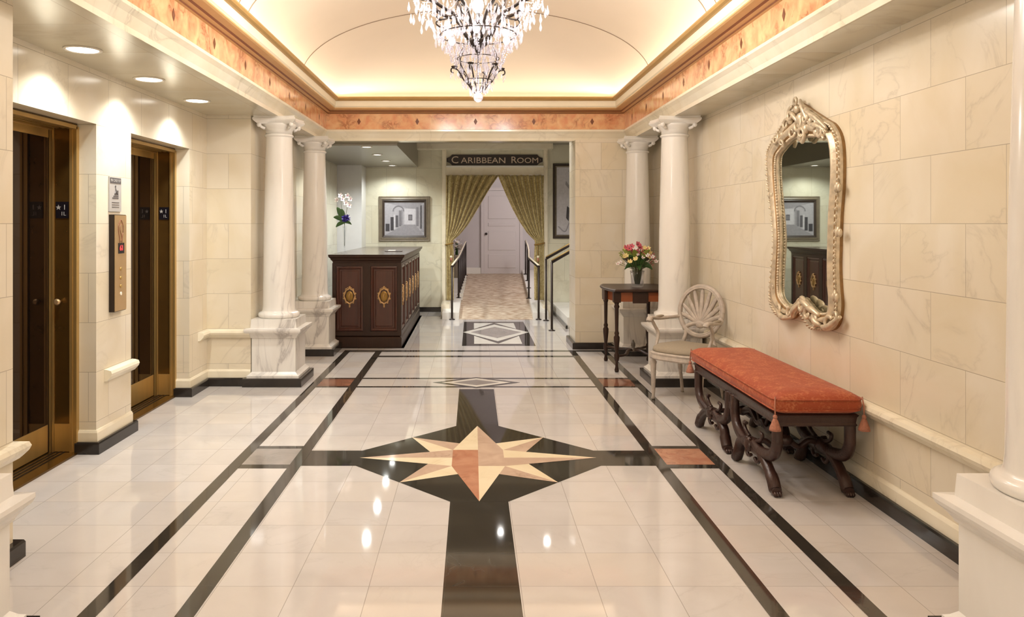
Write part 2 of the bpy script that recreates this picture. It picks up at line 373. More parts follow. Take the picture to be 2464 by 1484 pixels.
# ---------------------------------------------------------------- floor
fl = MB()
YB = -3.2; YE = 12.45
fl.poly([(-3.2, YB, 0), (4.2, YB, 0), (4.2, YE, 0), (-3.2, YE, 0)], FLOORM)
H1, H2, H3 = .0004, .0008, .0012
def fr(x0, x1, y0, y1, m, h=H1): fl.poly([(XC+x0, y0, h), (XC+x1, y0, h), (XC+x1, y1, h), (XC+x0, y1, h)], m)
for s_ in (-1, 1):
    a, b = sorted((s_*1.063, s_*1.135)); fr(a, b, YB, 8.62, INBLK, H3)
    a, b = sorted((s_*1.425, s_*1.495)); fr(a, b, YB, 8.62, INBLK, H3)
CY = 4.66
def arm(y0, y1): fr(-.152, .152, y0, y1, INBLK)
arm(-3.0, CY); arm(CY, 6.60)
for s_ in (-1, 1):
    a, b = sorted((s_*.5, s_*1.08)); fr(a, b, CY-.152, CY+.152, INBLK)
    a, b = sorted((s_*1.13, s_*1.43)); fr(a, b, CY-.20, CY+.25, INBLK, H1)
    fr(a, b, CY-.13, CY+.19, INGRY if s_ < 0 else INPINK, H2)
def cp(pts, m, h): fl.poly([(XC+x, CY+y, h) for x, y in pts], m)
q = .735; w = .152
cp([(-w, -q), (w, -q), (q, -w), (q, w), (w, q), (-w, q), (-q, w), (-q, -w)], INBLK, H2)
# eight-point star, every point split in a light and a dark half
h = .0016; d = .445; tip = .733; k = .16
for sx in (-1, 1):
    for sy in (-1, 1):
        A = [(sx*d, sy*d), (sx*.11, sy*.30), (sx*.1, sy*.1)]; B = [(sx*d, sy*d), (sx*.30, sy*.11), (sx*.1, sy*.1)]
        up, lo = (INTAN, INCRM) if sx*sy < 0 and sy > 0 else (INCRM, INTAN)
        if sy > 0: cp(A, INTAN if sx < 0 else INCRM, h); cp(B, INCRM if sx < 0 else INTAN, h)
        else: cp(A, INCRM if sx < 0 else INTAN, h); cp(B, INTAN if sx < 0 else INCRM, h)
h = .0020
cp([(0, tip), (-k, k), (0, k)], INCRM, h); cp([(0, tip), (0, k), (k, k)], INTAN, h)
cp([(0, -tip), (0, -k), (-k, -k)], INPINK, h); cp([(0, -tip), (k, -k), (0, -k)], INCRM, h)
cp([(-tip, 0), (-k, 0), (-k, k)], INTAN, h); cp([(-tip, 0), (-k, -k), (-k, 0)], INCRM, h)
cp([(tip, 0), (k, k), (k, 0)], INCRM, h); cp([(tip, 0), (k, 0), (k, -k)], INTAN, h)
cp([(-k, -k), (0, -k), (0, k), (-k, k)], INPINK, h); cp([(0, -k), (k, -k), (k, k), (0, k)], INTAN, h)
# cross band with the small lozenge
for y0, y1 in ((6.665, 6.715), (7.03, 7.08)):
    fr(-1.43, 1.43, y0, y1, INBLK, H2)
for s_ in (-1, 1):
    a, b = sorted((s_*1.13, s_*1.43)); fr(a, b, 6.715, 7.03, INRED, H1)
def loz(cx, cy, rx, ry, m, h): fl.poly([(XC+cx-rx, cy, h), (XC+cx, cy-ry, h), (XC+cx+rx, cy, h), (XC+cx, cy+ry, h)], m)
loz(0, 6.872, .40, .235, INBLK, .0012); loz(0, 6.872, .315, .19, INWHT, .0016); loz(0, 6.872, .21, .12, INGRY, .0020)
# threshold lines and the panel in front of the ramp
fr(-1.07, 1.14, 8.18, 8.27, INBLK, H1); fr(-1.43, 1.9, 8.53, 8.62, INBLK, H1)
def pr(x0, x1, y0, y1, m, h): fl.poly([(x0, y0, h), (x1, y0, h), (x1, y1, h), (x0, y1, h)], m)
pr(-.125, .75, 8.93, 11.13, INBLK, H1); pr(.02, .60, 9.08, 10.98, INWHT, H2)
PX = .3125
def loz2(rx, ry, m, h): fl.poly([(PX-rx, 10.05, h), (PX, 10.05-ry, h), (PX+rx, 10.05, h), (PX, 10.05+ry, h)], m)
loz2(.4375, .95, INBLK, .0012); loz2(.44, .77, INWHT, .0016); loz2(.34, .52, INGRY, .0020)
struct(fl, 'floor', 'polished cream marble floor with black stripes and star inlay', 'floor', fix=False)

# ---------------------------------------------------------------- walls
WX = -2.38; RX = 2.10; PLX = -1.985
E1 = (3.68, 4.76); E2 = (5.245, 6.325); EZ = 2.08
wl = MB()
wl.box(-3.0, PLX, -3.2, 3.25, 0, ZC, WALL)
for y0, y1 in ((3.25, E1[0]), (E1[1], E2[0]), (E2[1], 6.74)): wl.box(-2.50, WX, y0, y1, 0, ZC, WALL)
for e in (E1, E2): wl.box(-2.50, WX, e[0], e[1], EZ, ZC, WALL)
wl.box(-3.0, -2.78, 3.25, 6.74, 0, ZC, BRONZE)
wl.box(-3.0, PLX, 6.74, 8.95, 0, ZC, WALL)
struct(wl, 'wall_left', 'cream marble block wall with two lift openings')
wr = MB(); wr.box(RX, 3.2, -3.2, 8.72, 0, ZC, WALL)
struct(wr, 'wall_right', 'cream marble block wall behind the mirror and bench')
wf = MB(); wf.box(1.19, 4.2, 8.72, 8.89, 0, ZC, WALL); wf.box(1.19, 4.2, 8.89, 9.25, 0, 2.75, WALL)
struct(wf, 'wall_return', 'marble wall facing the hall beside the stair')
wb = MB()
wb.box(-3.0, -2.15, 8.95, 12.6, 0, 2.38, WALLB)
wb.box(-2.15, -1.76, 11.95, 12.6, 0, 2.38, GLOSSW)
wb.box(-1.76, -.90, 12.42, 12.6, 0, 2.38, WALLB); wb.box(-.90, -.46, 12.42, 12.6, 0, 2.75, WALLB)
wb.box(1.20, 4.2, 12.42, 12.6, 0, 2.75, WALLB)
wb.box(-.46, 1.20, 12.42, 12.6, 2.25, 2.75, WALLB)
struct(wb, 'wall_back', 'pale marble back wall of the reception hall')
wq = MB(); wq.box(-3.2, 4.2, -3.4, -3.2, 0, 3.4, WALL); struct(wq, 'wall_front', 'marble wall behind the viewpoint')
wn = MB(); wn.box(4.1, 4.3, 9.25, 12.6, 0, 2.75, WALLB); struct(wn, 'wall_stair', 'marble wall beyond the stair')
# far corridor room
wc = MB()
wc.box(-1.6, 2.4, 16.3, 16.4, 0, 2.9, LILAC); struct(wc, 'wall_far', 'pale lilac end wall of the room behind the curtains')
wc = MB(); wc.box(-1.6, -1.5, 12.6, 16.3, 0, 2.9, LILAC); struct(wc, 'wall_far_left', 'pale lilac left wall behind the curtains')
wc = MB(); wc.box(2.3, 2.4, 12.6, 16.3, 0, 2.9, LILAC); struct(wc, 'wall_far_right', 'pale lilac right wall behind the curtains')
wc = MB(); wc.box(-1.6, 2.4, 12.6, 16.4, 2.9, 3.0, LILAC); struct(wc, 'ceiling_far', 'ceiling of the room behind the curtains', 'ceiling')
# ---------------------------------------------------------------- ceilings
cl = MB()
OX = 1.785; OY0 = 4.66-4.165; OY1 = 4.66+4.165
cl.box(-3.0, XC-OX, -3.2, 8.985, ZC, ZC+.08, CEILM); cl.box(XC+OX, 3.2, -3.2, 8.89, ZC, ZC+.08, CEILM)
cl.box(XC-OX, XC+OX, OY1, 8.985, ZC, ZC+.08, CEILM); cl.box(XC-OX, XC+OX, -3.2, OY0, ZC, ZC+.08, CEILM)
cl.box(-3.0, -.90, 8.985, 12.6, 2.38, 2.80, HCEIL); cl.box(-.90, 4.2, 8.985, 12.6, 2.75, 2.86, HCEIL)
cl.box(-3.0, 4.2, 8.89, 8.985, ZC+.08, 2.86, CEILM)
struct(cl, 'ceiling', 'pale stone ceiling over the aisles', 'ceiling')
rx, ry = 1.74, 4.12
rect = [(XC-rx, CY-ry), (XC+rx, CY-ry), (XC+rx, CY+ry), (XC-rx, CY+ry)]
e = MB(); e.sweep(rect, [(-.045, 2.42), (-.04, 2.45), (-.012, 2.50), (.012, 2.525), (.012, 2.545), (0, 2.55)], TRIMW, closed=True)
struct(e, 'trim_1', 'white marble architrave under the orange frieze', 'moulding')
e = MB(); e.sweep(rect, [(0, 2.55), (0, 2.732)], FRIEZE, closed=True)
for s_ in (-1, 1):
    for i in range(12):
        y = CY-ry+.35+i*.68; x = XC+s_*(rx-.002)
        e.poly([(x, y-.022, 2.64), (x, y, 2.60), (x, y+.022, 2.64), (x, y, 2.68)], FRDARK)
for i in range(5):
    x = XC-1.36+i*.68; y = CY+ry-.002
    e.poly([(x-.022, y, 2.64), (x, y, 2.60), (x+.022, y, 2.64), (x, y, 2.68)], FRDARK)
struct(e, 'trim_2', 'orange veined marble frieze around the vault', 'frieze')
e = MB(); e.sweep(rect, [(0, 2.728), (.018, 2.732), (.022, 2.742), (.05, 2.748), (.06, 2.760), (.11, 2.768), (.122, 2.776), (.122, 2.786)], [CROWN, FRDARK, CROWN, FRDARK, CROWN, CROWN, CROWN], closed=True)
struct(e, 'trim_3', 'brown gilded bed moulding above the frieze', 'moulding')
e = MB(); e.sweep(rect, [(.122, 2.786), (.118, 2.79), (.130, 2.80), (.135, 2.86)], CREAM, closed=True)
struct(e, 'trim_4', 'cream cove fascia around the vault', 'moulding')
e = MB(); e.sweep(rect, [(.135, 2.86), (.150, 2.862), (.168, 2.872), (.176, 2.888), (.172, 2.902), (.155, 2.906), (.145, 2.88), (.02, 2.868), (-.04, 2.868)], [GILT]*5+[CREAM]*3, closed=True)
struct(e, 'trim_5', 'gilded lip hiding the cove lights', 'moulding')
vb = MB(); A = 1.69; VH = .66; Z0 = 2.868; VY = ry+.0
def vz(dx, dy):
    g = 1.0; lim = 2.62
    if abs(dy) > lim: g = sqrt(max(0, 1-((abs(dy)-lim)/(VY-.03-lim))**2))
    return Z0+VH*sqrt(max(0, 1-(dx/A)**2))*g
NX, NY = 60, 110
us = [A*sin(pi/2*(-1+2*i/NX)) for i in range(NX+1)]
vs_ = [(VY-.03)*(lambda t: math.copysign(1-(1-abs(t))**1.6, t))(-1+2*j/NY) for j in range(NY+1)]
vb.loft([[(XC+u, CY+v, vz(u, v)) for u in us] for v in vs_], VAULT, closed=False, caps=False, smooth=True)
struct(vb, 'vault_ceiling', 'cream barrel vault over the hall', 'ceiling', fix=False)
for yy in (7.28, 5.46, 5.24, 3.3):
    r = MB(); r.tube([(XC+u, yy, vz(u, yy-CY)-.001) for u in us[1:-1]], .005, RIB, n=6)
    struct(r, 'trim_%d' % {7.28: 6, 5.46: 7, 5.24: 8, 3.3: 9}[yy], 'thin curved seam line across the vault', 'seam')

# ---------------------------------------------------------------- baseboards and chair rails
BP = [(0, .0), (.035, .0), (.035, .065), (.03, .075), (0, .075)]
CR = [(0, .43), (.018, .432), (.03, .445), (.045, .462), (.052, .48), (.045, .498), (.02, .505), (0, .507)]
e = MB()
e.sweep([(PLX, -3.2), (PLX, 3.25), (WX, 3.25), (WX, E1[0]), (-2.50, E1[0])], BP, BASEB, side=-1)
e.sweep([(-2.50, E1[1]), (WX, E1[1]), (WX, E2[0]), (-2.50, E2[0])], BP, BASEB, side=-1)
e.sweep([(-2.50, E2[1]), (WX, E2[1]), (WX, 6.74), (PLX, 6.74), (PLX, 8.95)], BP, BASEB, side=-1)
struct(e, 'baseboard_left', 'black marble base along the lift wall', 'baseboard')
e = MB(); e.sweep([(RX, -3.2), (RX, 8.72), (1.19, 8.72), (1.19, 9.25), (1.6, 9.25)], BP, BASEB, side=1)
struct(e, 'baseboard_right', 'black marble base along the mirror wall', 'baseboard')
e = MB(); e.sweep([(-2.15, 8.95), (-2.15, 11.95), (-1.76, 11.95), (-1.76, 12.42), (-.50, 12.42)], BP, BASEB, side=-1)
struct(e, 'baseboard_back', 'black base below the framed drawing', 'baseboard')
e = MB(); e.sweep([(PLX, -3.2), (PLX, 3.25), (PLX-.1, 3.25)], CR, TRIMW, side=-1); struct(e, 'trim_10', 'marble chair rail on the near left pier', 'chair rail')
e = MB(); e.sweep([(WX, E1[1]+.10), (WX, E2[0]+.02)], CR, TRIMW, side=-1); struct(e, 'trim_11', 'marble chair rail between the lifts', 'chair rail')
e = MB(); e.sweep([(WX, E2[1]+.2), (WX, 6.74), (PLX, 6.74)], CR, TRIMW, side=-1); struct(e, 'trim_12', 'marble chair rail right of the far lift', 'chair rail')
e = MB(); e.sweep([(RX, -3.2), (RX, 8.72)], CR, TRIMW, side=1); struct(e, 'trim_13', 'marble chair rail on the mirror wall', 'chair rail')
SKP = [(0, .075), (.014, .075), (.014, .13), (.006, .145), (0, .147)]
e = MB(); e.sweep([(RX, -3.2), (RX, 8.72)], SKP, TRIMW, side=1); struct(e, 'trim_14', 'marble plinth course on the mirror wall', 'moulding')
e = MB()
e.sweep([(-2.50, E1[1]), (WX, E1[1]), (WX, E2[0])], SKP, TRIMW, side=-1)
e.sweep([(-2.50, E2[1]), (WX, E2[1]), (WX, 6.74), (PLX, 6.74)], SKP, TRIMW, side=-1)
struct(e, 'trim_15', 'marble plinth course on the lift wall', 'moulding')

# ---------------------------------------------------------------- lifts
def lift(n, e, label):
    y0, y1 = e
    root = thing('door_%d' % n, label, 'lift door', (-2.60, (y0+y1)/2, 0)); root['kind'] = 'structure'
    hy = (y1-y0)/2
    f = MB()
    for s_ in (-1, 1):
        a, b = sorted((s_*(hy-.016), s_*hy)); f.box(-.10, .10, a, b, 0.004, EZ, BRONZE)
    f.box(-.10, .10, -hy+.016, hy-.016, EZ-.02, EZ-.001, BRONZE)
    f.build('jamb_lining', root)
    t = MB()
    for s_ in (-1, 1):
        for x0, x1, d in ((.066, .084, .030), (.084, .098, .024), (.098, .112, .032), (-.064, -.052, .028), (-.046, -.036, .024)):
            a, b = sorted((s_*(hy-d), s_*(hy-.0))); t.box(x0, x1, a, b, 0.004, EZ-.02, BRASS)
    for x0, x1, d in ((.066, .112, .035), (.02, .035, .030), (-.02, -.005, .030), (-.064, -.040, .04)):
        t.box(x0, x1, -hy+.02, hy-.02, EZ-d, EZ-.012, BRASS)
    t.build('frame_moulding', root)
    for s_ in (-1, 1):
        a, b = sorted((s_*.004, s_*(hy-.018)))
        p = MB(); p.box(-.10, -.066, a, b, .02, EZ-.03, DMIRR)
        po = p.build('door_panel', root)
        g = MB(); c = a if s_ > 0 else b-.022
        g.box(-.067, -.056, c, c+.022, .02, EZ-.03, BRASS); g.box(-.067, -.060, a+.022, b-.022, EZ-.09, EZ-.03, BRASS)
        g.build('edge_strip', po)
        kp = MB(); kp.box(-.067, -.062, a+.024, b-.024, .02, .19, BRASS); tag(kp.build('kick_plate', po), 'brass kick plate')
    kj = MB()
    kj.box(-.034, .064, hy-.020, hy-.014, .016, .19, BRASS); tag(kj.build('jamb_kick_plate', root), 'brass kick plate')
    if n == 1:
        kn = MB(); kn.lathe([(.008, 0), (.008, .02), (.018, .026), (.021, .036), (.012, .046)], PLATE, n=14)
        ko = kn.build('key_knob', root); ko.location = (.0, hy-.016, .96); ko.rotation_euler = (pi/2, 0, 0)
    sl = MB(); sl.box(-.09, .118, -hy+.012, hy-.012, .0005, .012, BRONZE)
    for x in (-.03, .0, .03): sl.box(x-.006, x+.002, -hy+.012, hy-.012, .012, .016, DKMET)
    sl.build('sill', root)
    return root
lift(1, E1, 'near dark mirrored lift door in a brass frame'); lift(2, E2, 'far dark mirrored lift door beside the marble pier')
# sill caps in front of openings belong to the floor; level plates on far jambs
def text_mesh(txt, size, mat, name, parent, loc, rot, depth=.002, sx=1):
    c = bpy.data.curves.new(name+'_curve', 'FONT'); c.body = txt; c.size = size; c.align_x = 'CENTER'; c.align_y = 'CENTER'; c.extrude = depth; c.resolution_u = 3
    t = bpy.data.objects.new(name+'_tmp', c); COL.objects.link(t)
    dg = bpy.context.evaluated_depsgraph_get(); me = bpy.data.meshes.new_from_object(t.evaluated_get(dg)); me.name = name
    bpy.data.objects.remove(t); bpy.data.curves.remove(c)
    me.materials.clear(); me.materials.append(mat)
    o = bpy.data.objects.new(name, me); COL.objects.link(o); o.location = loc; o.rotation_euler = rot; o.scale = (sx, 1, 1)
    if parent is not None: o.parent = parent
    return o
for (y, lab) in ((E1[1]-.016, 'black raised-letter level plate on the jamb of the near lift'), (E2[1]-.016, 'black raised-letter level plate on the jamb of the far lift')):
    r = thing('level_plate', lab, 'sign', (-2.584, y, 1.536))
    b = MB(); b.box(-.040, .040, -.006, 0, -.052, .052, BLK); b.build('plate', r)
    b = MB()
    st = []
    for i in range(10):
        a = pi/2+i*pi/5; q_ = .017 if i % 2 == 0 else .007; st.append((-.022+q_*cos(a), .016+q_*sin(a)))
    b.prism(st, -.009, -.006, SIGNG, 'y')
    b.build('star', r)
    text_mesh('1', .045, SIGNG, 'letter', r, (.016, -.007, .016), (pi/2, 0, 0), .001)
    text_mesh('1L', .034, SIGNG, 'letter', r, (.008, -.007, -.024), (pi/2, 0, 0), .001)
# call station
r = thing('call_station', 'brass lift call panel with red display on the pier', 'lift panel', (WX, 5.008, 1.19))
b = MB(); b.box(.0, .035, -.082, .082, -.32, .32, DKMET); b.build('housing', r)
b = MB(); b.box(.035, .039, -.078, .082, -.316, .316, PLATE, .0); b.build('face_plate', r)
b = MB(); b.tube([(.040, .03*cos(t)*(1+.3*sin(3*t)), .20+.085*sin(t)) for t in [i*2*pi/24 for i in range(25)]], .003, INRED, n=5)
b.tube([(.040, .012*sin(t*2.2), .14+.12*t/3) for t in [i*3/14 for i in range(15)]], .003, INRED, n=5)
b.build('engraved_emblem', r)
b = MB(); b.box(.039, .042, -.035, .045, .062, .132, BLK); dd = b.build('display', r)
text_mesh('61', .05, RED, 'digits', dd, (.043, .006, .097), (pi/2, 0, pi/2), .001)
for z in (-.04, -.10, -.155, -.205):
    b = MB(); b.lathe([(.012, 0), (.012, .004), (.009, .006)], BTNL if z < -.2 else BRASS, n=14)
    o = b.build('button', r); o.location = (.039, .0, z); o.rotation_euler = (0, pi/2, 0)
r = thing('fire_notice', 'small grey fire notice plate above the lift call panel', 'sign', (WX, 5.0, 1.645))
b = MB(); b.box(0, .008, -.083, .083, -.115, .115, SIGNG); b.build('plate', r)
b = MB(); b.box(.008, .010, -.075, .075, .072, .108, SIGND); b.build('header_band', r)
text_mesh('IN CASE OF', .026, SIGNG, 'lettering', r, (.0105, 0, .09), (pi/2, 0, pi/2), .0006)
b = MB()
for i in range(5): b.box(.008, .0095, -.045+i*.016, .04, -.03+i*.012, -.022+i*.012, SIGND)
b.ball((.009, .0, .052), .009, SIGND, sc=(.2, 1, 1)); b.tube([(.009, .0, .042), (.009, .008, .018), (.009, .022, .0)], .004, SIGND, n=5); b.tube([(.009, .008, .018), (.009, -.012, .002)], .004, SIGND, n=5)
for z in (-.055, -.07, -.085): b.box(.008, .0095, -.05, .05, z-.002, z+.002, SIGND)
b.build('pictogram', r)

# ---------------------------------------------------------------- columns
def column(x, y, label, seed):
    root = thing('marble_column', label, 'column', (x, y, 0), 0, None)
    b = MB(); b.box(-.26, .20 if x < 0 else .26, -.26, .26, .0, .062, BASEB) if False else b.box(-.262, .262, -.262, .262, .0, .075, BASEB)
    b.build('base_block', root)
    b = MB()
    def sq(h, z): return [(-h, -h, z), (h, -h, z), (h, h, z), (-h, h, z)]
    b.loft([sq(.232, .075), sq(.232, .095), sq(.215, .105), sq(.196, .125), sq(.196, .425), sq(.205, .43), sq(.21, .442), sq(.226, .462), sq(.246, .480), sq(.252, .495), sq(.252, .512), sq(.205, .518), sq(.20, .595)], COLM)
    b.build('pedestal', root)
    b = MB(); b.lathe([(.176, .595), (.184, .603), (.188, .618), (.184, .634), (.17, .643), (.156, .648), (.150, .662), (.146, .70), (.144, .85), (.138, 1.4), (.126, 1.9), (.118, 2.235), (.118, 2.24), (.128, 2.246), (.132, 2.254), (.128, 2.262), (.12, 2.268)], COLM, n=40)
    b.build('shaft', root)
    b = MB()
    b.lathe([(.118, 2.268), (.120, 2.30), (.128, 2.31), (.136, 2.322), (.148, 2.336), (.156, 2.35), (.156, 2.36)], COLM, n=40)
    # abacus with hollow sides and corner tips
    ab = []
    for c in range(4):
        a0 = pi/4+c*pi/2
        for t in [-.5+i/8 for i in range(9)][:-1] if False else [i/8 for i in range(8)]:
            p0 = Vector((cos(a0), sin(a0)))*.272; p1 = Vector((cos(a0+pi/2), sin(a0+pi/2)))*.272
            p = p0.lerp(p1, t); mid = (p0+p1)/2; p = p-mid.normalized()*(.036*sin(pi*t)); ab.append((p.x, p.y))
    def ring(s, z): return [(px*s, py*s, z) for px, py in ab]
    b.loft([ring(.80, 2.352), ring(.86, 2.36), ring(.95, 2.375), ring(1, 2.386), ring(1, 2.402), ring(.96, 2.406), ring(.96, 2.42)], COLM)
    for c in range(4):
        a0 = pi/4+c*pi/2; ca, sa = cos(a0), sin(a0)
        b.ball((ca*.205, sa*.205, 2.345), .022, COLM, n=10, m=6, sc=(1, 1, 1.1))
        b.tube([(ca*.15, sa*.15, 2.315), (ca*.18, sa*.18, 2.325), (ca*.21, sa*.21, 2.35)], [.016, .014, .01], COLM, n=6)
    b.build('capital', root)
    for ch in root.children: pass
    return root
XL, XR = XC-1.815, XC+1.825
column(XL, 6.93, 'white marble column nearest the far lift, on a tall pedestal', 1)
column(XL, 8.49, 'white marble column against the left corner of the wooden desk', 2)
column(XR, 6.93, 'white marble column behind the grey armchair', 3)
column(XR, 8.49, 'white marble column behind the table with flowers', 4)
column(XL, 2.38, 'marble column pedestal cut by the lower left picture edge', 5)
column(XR, 2.38, 'nearest marble column at the right picture edge', 6)

# ---------------------------------------------------------------- downlights
def downlight(x, y, z, label, group, power, r=.085, color=NEUT, cone=130, blend=.6):
    root = thing('downlight', label, 'ceiling light', (x, y, z), 0, group)
    b = MB(); b.lathe([(r+.014, 0), (r+.012, -.006), (r, -.008), (r-.006, -.002), (r-.008, 0)], RINGM, n=28); b.build('trim_ring', root)
    b = MB(); b.lathe([(r-.007, -.0005), (r-.007, -.004)], DISC, n=28); b.build('lens', root)
    lamp('SPOT', 'downlight_beam', (x, y, z-.02), power, color, spot_size=radians(cone), spot_blend=blend, shadow_soft_size=.035)
for y, lb in ((4.19, 'recessed downlight over the near lift, largest in the left row'), (5.05, 'recessed downlight above the lift call panel, middle of the left row'), (5.93, 'recessed downlight over the far lift')):
    downlight(-2.17, y, ZC, lb, 'downlights in front of the lifts', P_DOWN*1.25, r=.088, color=COOL, cone=130, blend=1.0)
for y, lb in ((9.1, 'nearest recessed downlight above the wooden desk'), (10.12, 'second recessed downlight above the wooden desk'), (11.12, 'third recessed downlight above the wooden desk'), (12.0, 'farthest recessed downlight above the wooden desk')):
    downlight(-1.28, y, 2.38, lb, 'downlights over the desk', P_DOWN*(.8 if y > 11.9 else 1.6), r=.058, color=COOL, cone=150)
for x, y in ((.38, 10.2), (.98, 9.9), (.85, 9.35)):
    downlight(x, y, 2.75, {9.35: 'hall downlight just behind the beam, nearest of the hall row', 9.9: 'hall downlight above the near stair handrail', 10.2: 'hall downlight above the lozenge floor panel'}[y], 'hall downlights', P_DOWN*(.5 if y == 9.35 else 2.0), r=.05, color=NEUT, cone=140)
for x, y in LOBBY_FILL:  # unseen downlights added behind the camera as fill for the hall
    downlight(x, y, ZC, '%s added fill downlight in the %s row behind the viewpoint' % ({-1.35: 'left', XC: 'middle', 1.5: 'right'}[x], {-.35: 'nearest', -1.7: 'second', -2.7: 'farthest'}[y]), 'added fill downlights', P_DOWN*1.5, r=.085, color=NEUT, cone=150)
lamp('POINT', 'unseen_room_light', (1.9, 14.0, 2.3), 60, (1, .95, .95), shadow_soft_size=.15)  # unseen point light for the curtained room, without any fixture

# ---------------------------------------------------------------- chandelier
ch = thing('chandelier', 'large crystal chandelier with dark bronze arms under the vault', 'chandelier', (XC, 4.66, 2.2))
CZ = -2.2
def CP(r, a, z): return (r*cos(a), r*sin(a), z+CZ)
b = MB(); b.lathe([(.003, 2.50), (.016, 2.51), (.026, 2.53), (.045, 2.545), (.072, 2.572), (.062, 2.59), (.026, 2.61), (.014, 2.66), (.02, 2.70), (.012, 2.74), (.012, 3.40), (.06, 3.45), (.07, 3.528)], DKMET, c=(0, 0, CZ), n=20); b.build('stem_and_hub', ch)
NA = 8
for i in range(NA):
    a = 2*pi*(i+.35)/NA
    b = MB(); R = [(.04, 2.575), (.085, 2.62), (.115, 2.68), (.16, 2.735), (.22, 2.76), (.285, 2.80), (.31, 2.86), (.36, 2.885), (.41, 2.90), (.425, 2.95)]
    b.tube(smooth_path([CP(r, a+.10*sin(6*r), z) for r, z in R], 4), .0115, DKMET, n=6)
    b.tube(smooth_path([CP(r, a+.12, z) for r, z in [(.16, 2.735), (.20, 2.70), (.25, 2.69), (.285, 2.715), (.275, 2.74), (.25, 2.735)]], 4), .0055, DKMET, n=5)
    b.build('arm', ch)
    b = MB(); b.lathe([(.006, 2.945), (.03, 2.955), (.034, 2.965), (.008, 2.968), (.011, 2.97), (.011, 3.03)], DKMET, c=(.425*cos(a+.05), .425*sin(a+.05), CZ), n=12); o = b.build('candle_cup', ch)
    b = MB(); b.ball((.425*cos(a+.05), .425*sin(a+.05), 3.055+CZ), .016, BULB, sc=(1, 1, 1.7)); tag(b.build('candle_bulb', ch), 'lit bulb')
for i in range(6):
    a = 2*pi*(i+.2)/6
    b = MB(); b.tube(smooth_path([CP(r, a, z) for r, z in [(.03, 2.26), (.055, 2.30), (.09, 2.335), (.11, 2.37), (.135, 2.40), (.165, 2.405), (.17, 2.385), (.155, 2.375)]], 4), .0045, DKMET, n=6)
    b.lathe([(.004, 2.40), (.019, 2.412), (.02, 2.418), (.004, 2.42)], DKMET, c=(.15*cos(a), .15*sin(a), CZ), n=10)
    b.tube(smooth_path([CP(r, a+.3, z) for r, z in [(.10, 2.54), (.13, 2.48), (.12, 2.42), (.08, 2.36), (.05, 2.30)]], 4), .003, DKMET, n=5)
    b.build('lower_arm', ch)
    a2 = a+.25
    b = MB(); b.ball(CP(.20, a2, 2.605), .022, BULB, sc=(1, 1, 1.2)); b.build('bulb', ch)
b = MB(); b.ball(CP(.0, 0, 2.80), .035, BULB, sc=(1, 1, 1.5)); b.build('centre_bulb', ch)
b = MB()
for rr, z, t in ((.085, 2.335, .003), (.235, 2.615, .004), (.13, 2.47, .003)):
    b.tube([CP(rr, 2*pi*j/36, z) for j in range(37)], t, DKMET, n=5, caps=False)
b.build('ring_frame', ch)
b = MB(); b.ball(CP(0, 0, 2.232), .030, CRYST, n=16, m=10); b.lathe([(.004, 2.26), (.018, 2.268), (.02, 2.276), (.006, 2.285), (.006, 2.5)], CRYST, c=(0, 0, CZ), n=14); b.build('finial_ball', ch)
def drop(b, p, l, w_, n=6):
    x, y, z = p
    b.lathe([(.0012, 0), (.0025, -.004), (w_*.35, -l*.28), (w_*.8, -l*.62), (w_*.62, -l*.8), (.0012, -l)], CRYST, c=(x, y, z), n=n, smooth=False)
spots = []
rnd = random.Random(3)
for i in range(34): a = 2*pi*i/34; spots.append((.43-.03*(i % 2), a, 2.80-.05*(i % 3)*.6, .062, .013))
for i in range(30): a = 2*pi*i/30+.1; spots.append((.345, a, 2.76-.03*(i % 2), .06, .012))
for i in range(30): a = 2*pi*i/30; spots.append((.27, a, 2.66-.02*(i % 3), .07, .012))
big = spots[:]
small = []
for tier, (r, z, n, l, w_) in enumerate(((.235, 2.61, 52, .055, .010), (.20, 2.56, 48, .05, .010), (.165, 2.50, 44, .045, .009), (.14, 2.46, 40, .045, .009), (.165, 2.385, 16, .035, .008), (.11, 2.41, 36, .045, .009), (.085, 2.335, 34, .045, .008), (.05, 2.30, 20, .045, .008), (.30, 2.72, 60, .05, .010), (.20, 2.70, 46, .05, .01), (.12, 2.66, 30, .05, .009), (.16, 2.78, 36, .05, .01), (.28, 2.82, 50, .05, .01), (.07, 2.42, 14, .035, .007), (.12, 2.53, 30, .04, .009), (.06, 2.72, 20, .05, .009), (.38, 2.86, 70, .05, .011), (.08, 2.54, 14, .05, .009), (.045, 2.45, 8, .05, .009))):
    for i in range(n): small.append((r+rnd.uniform(-.012, .012), 2*pi*i/n+rnd.uniform(-.08, .08), z+rnd.uniform(-.02, .02), l, w_))
proto = None
for r, a, z, l, w_ in big:
    if proto is None:
        b = MB(); drop(b, (0, 0, 0), .062, .013, 7); proto = b.build('crystal_pendant', ch); o = proto
    else: o = proto.copy(); COL.objects.link(o); o.parent = ch
    o.location = CP(r, a, z); o.scale = (w_/.013, w_/.013, l/.062); o.rotation_euler = (0, 0, a*3)
b = MB()
for r, a, z, l, w_ in small: drop(b, CP(r, a, z), l, w_)
tag(b.build('small_crystals', ch), kind='stuff')
b = MB()
def chain(p, q_, sag, n=16, s=.0048):
    p = Vector(p); q_ = Vector(q_)
    for i in range(n+1):
        t = i/n; v = p.lerp(q_, t); v.z -= sag*4*t*(1-t)
        b.lathe([(.0008, -s), (s, 0), (.0008, s)], CRYST, c=tuple(v), n=5, smooth=False)
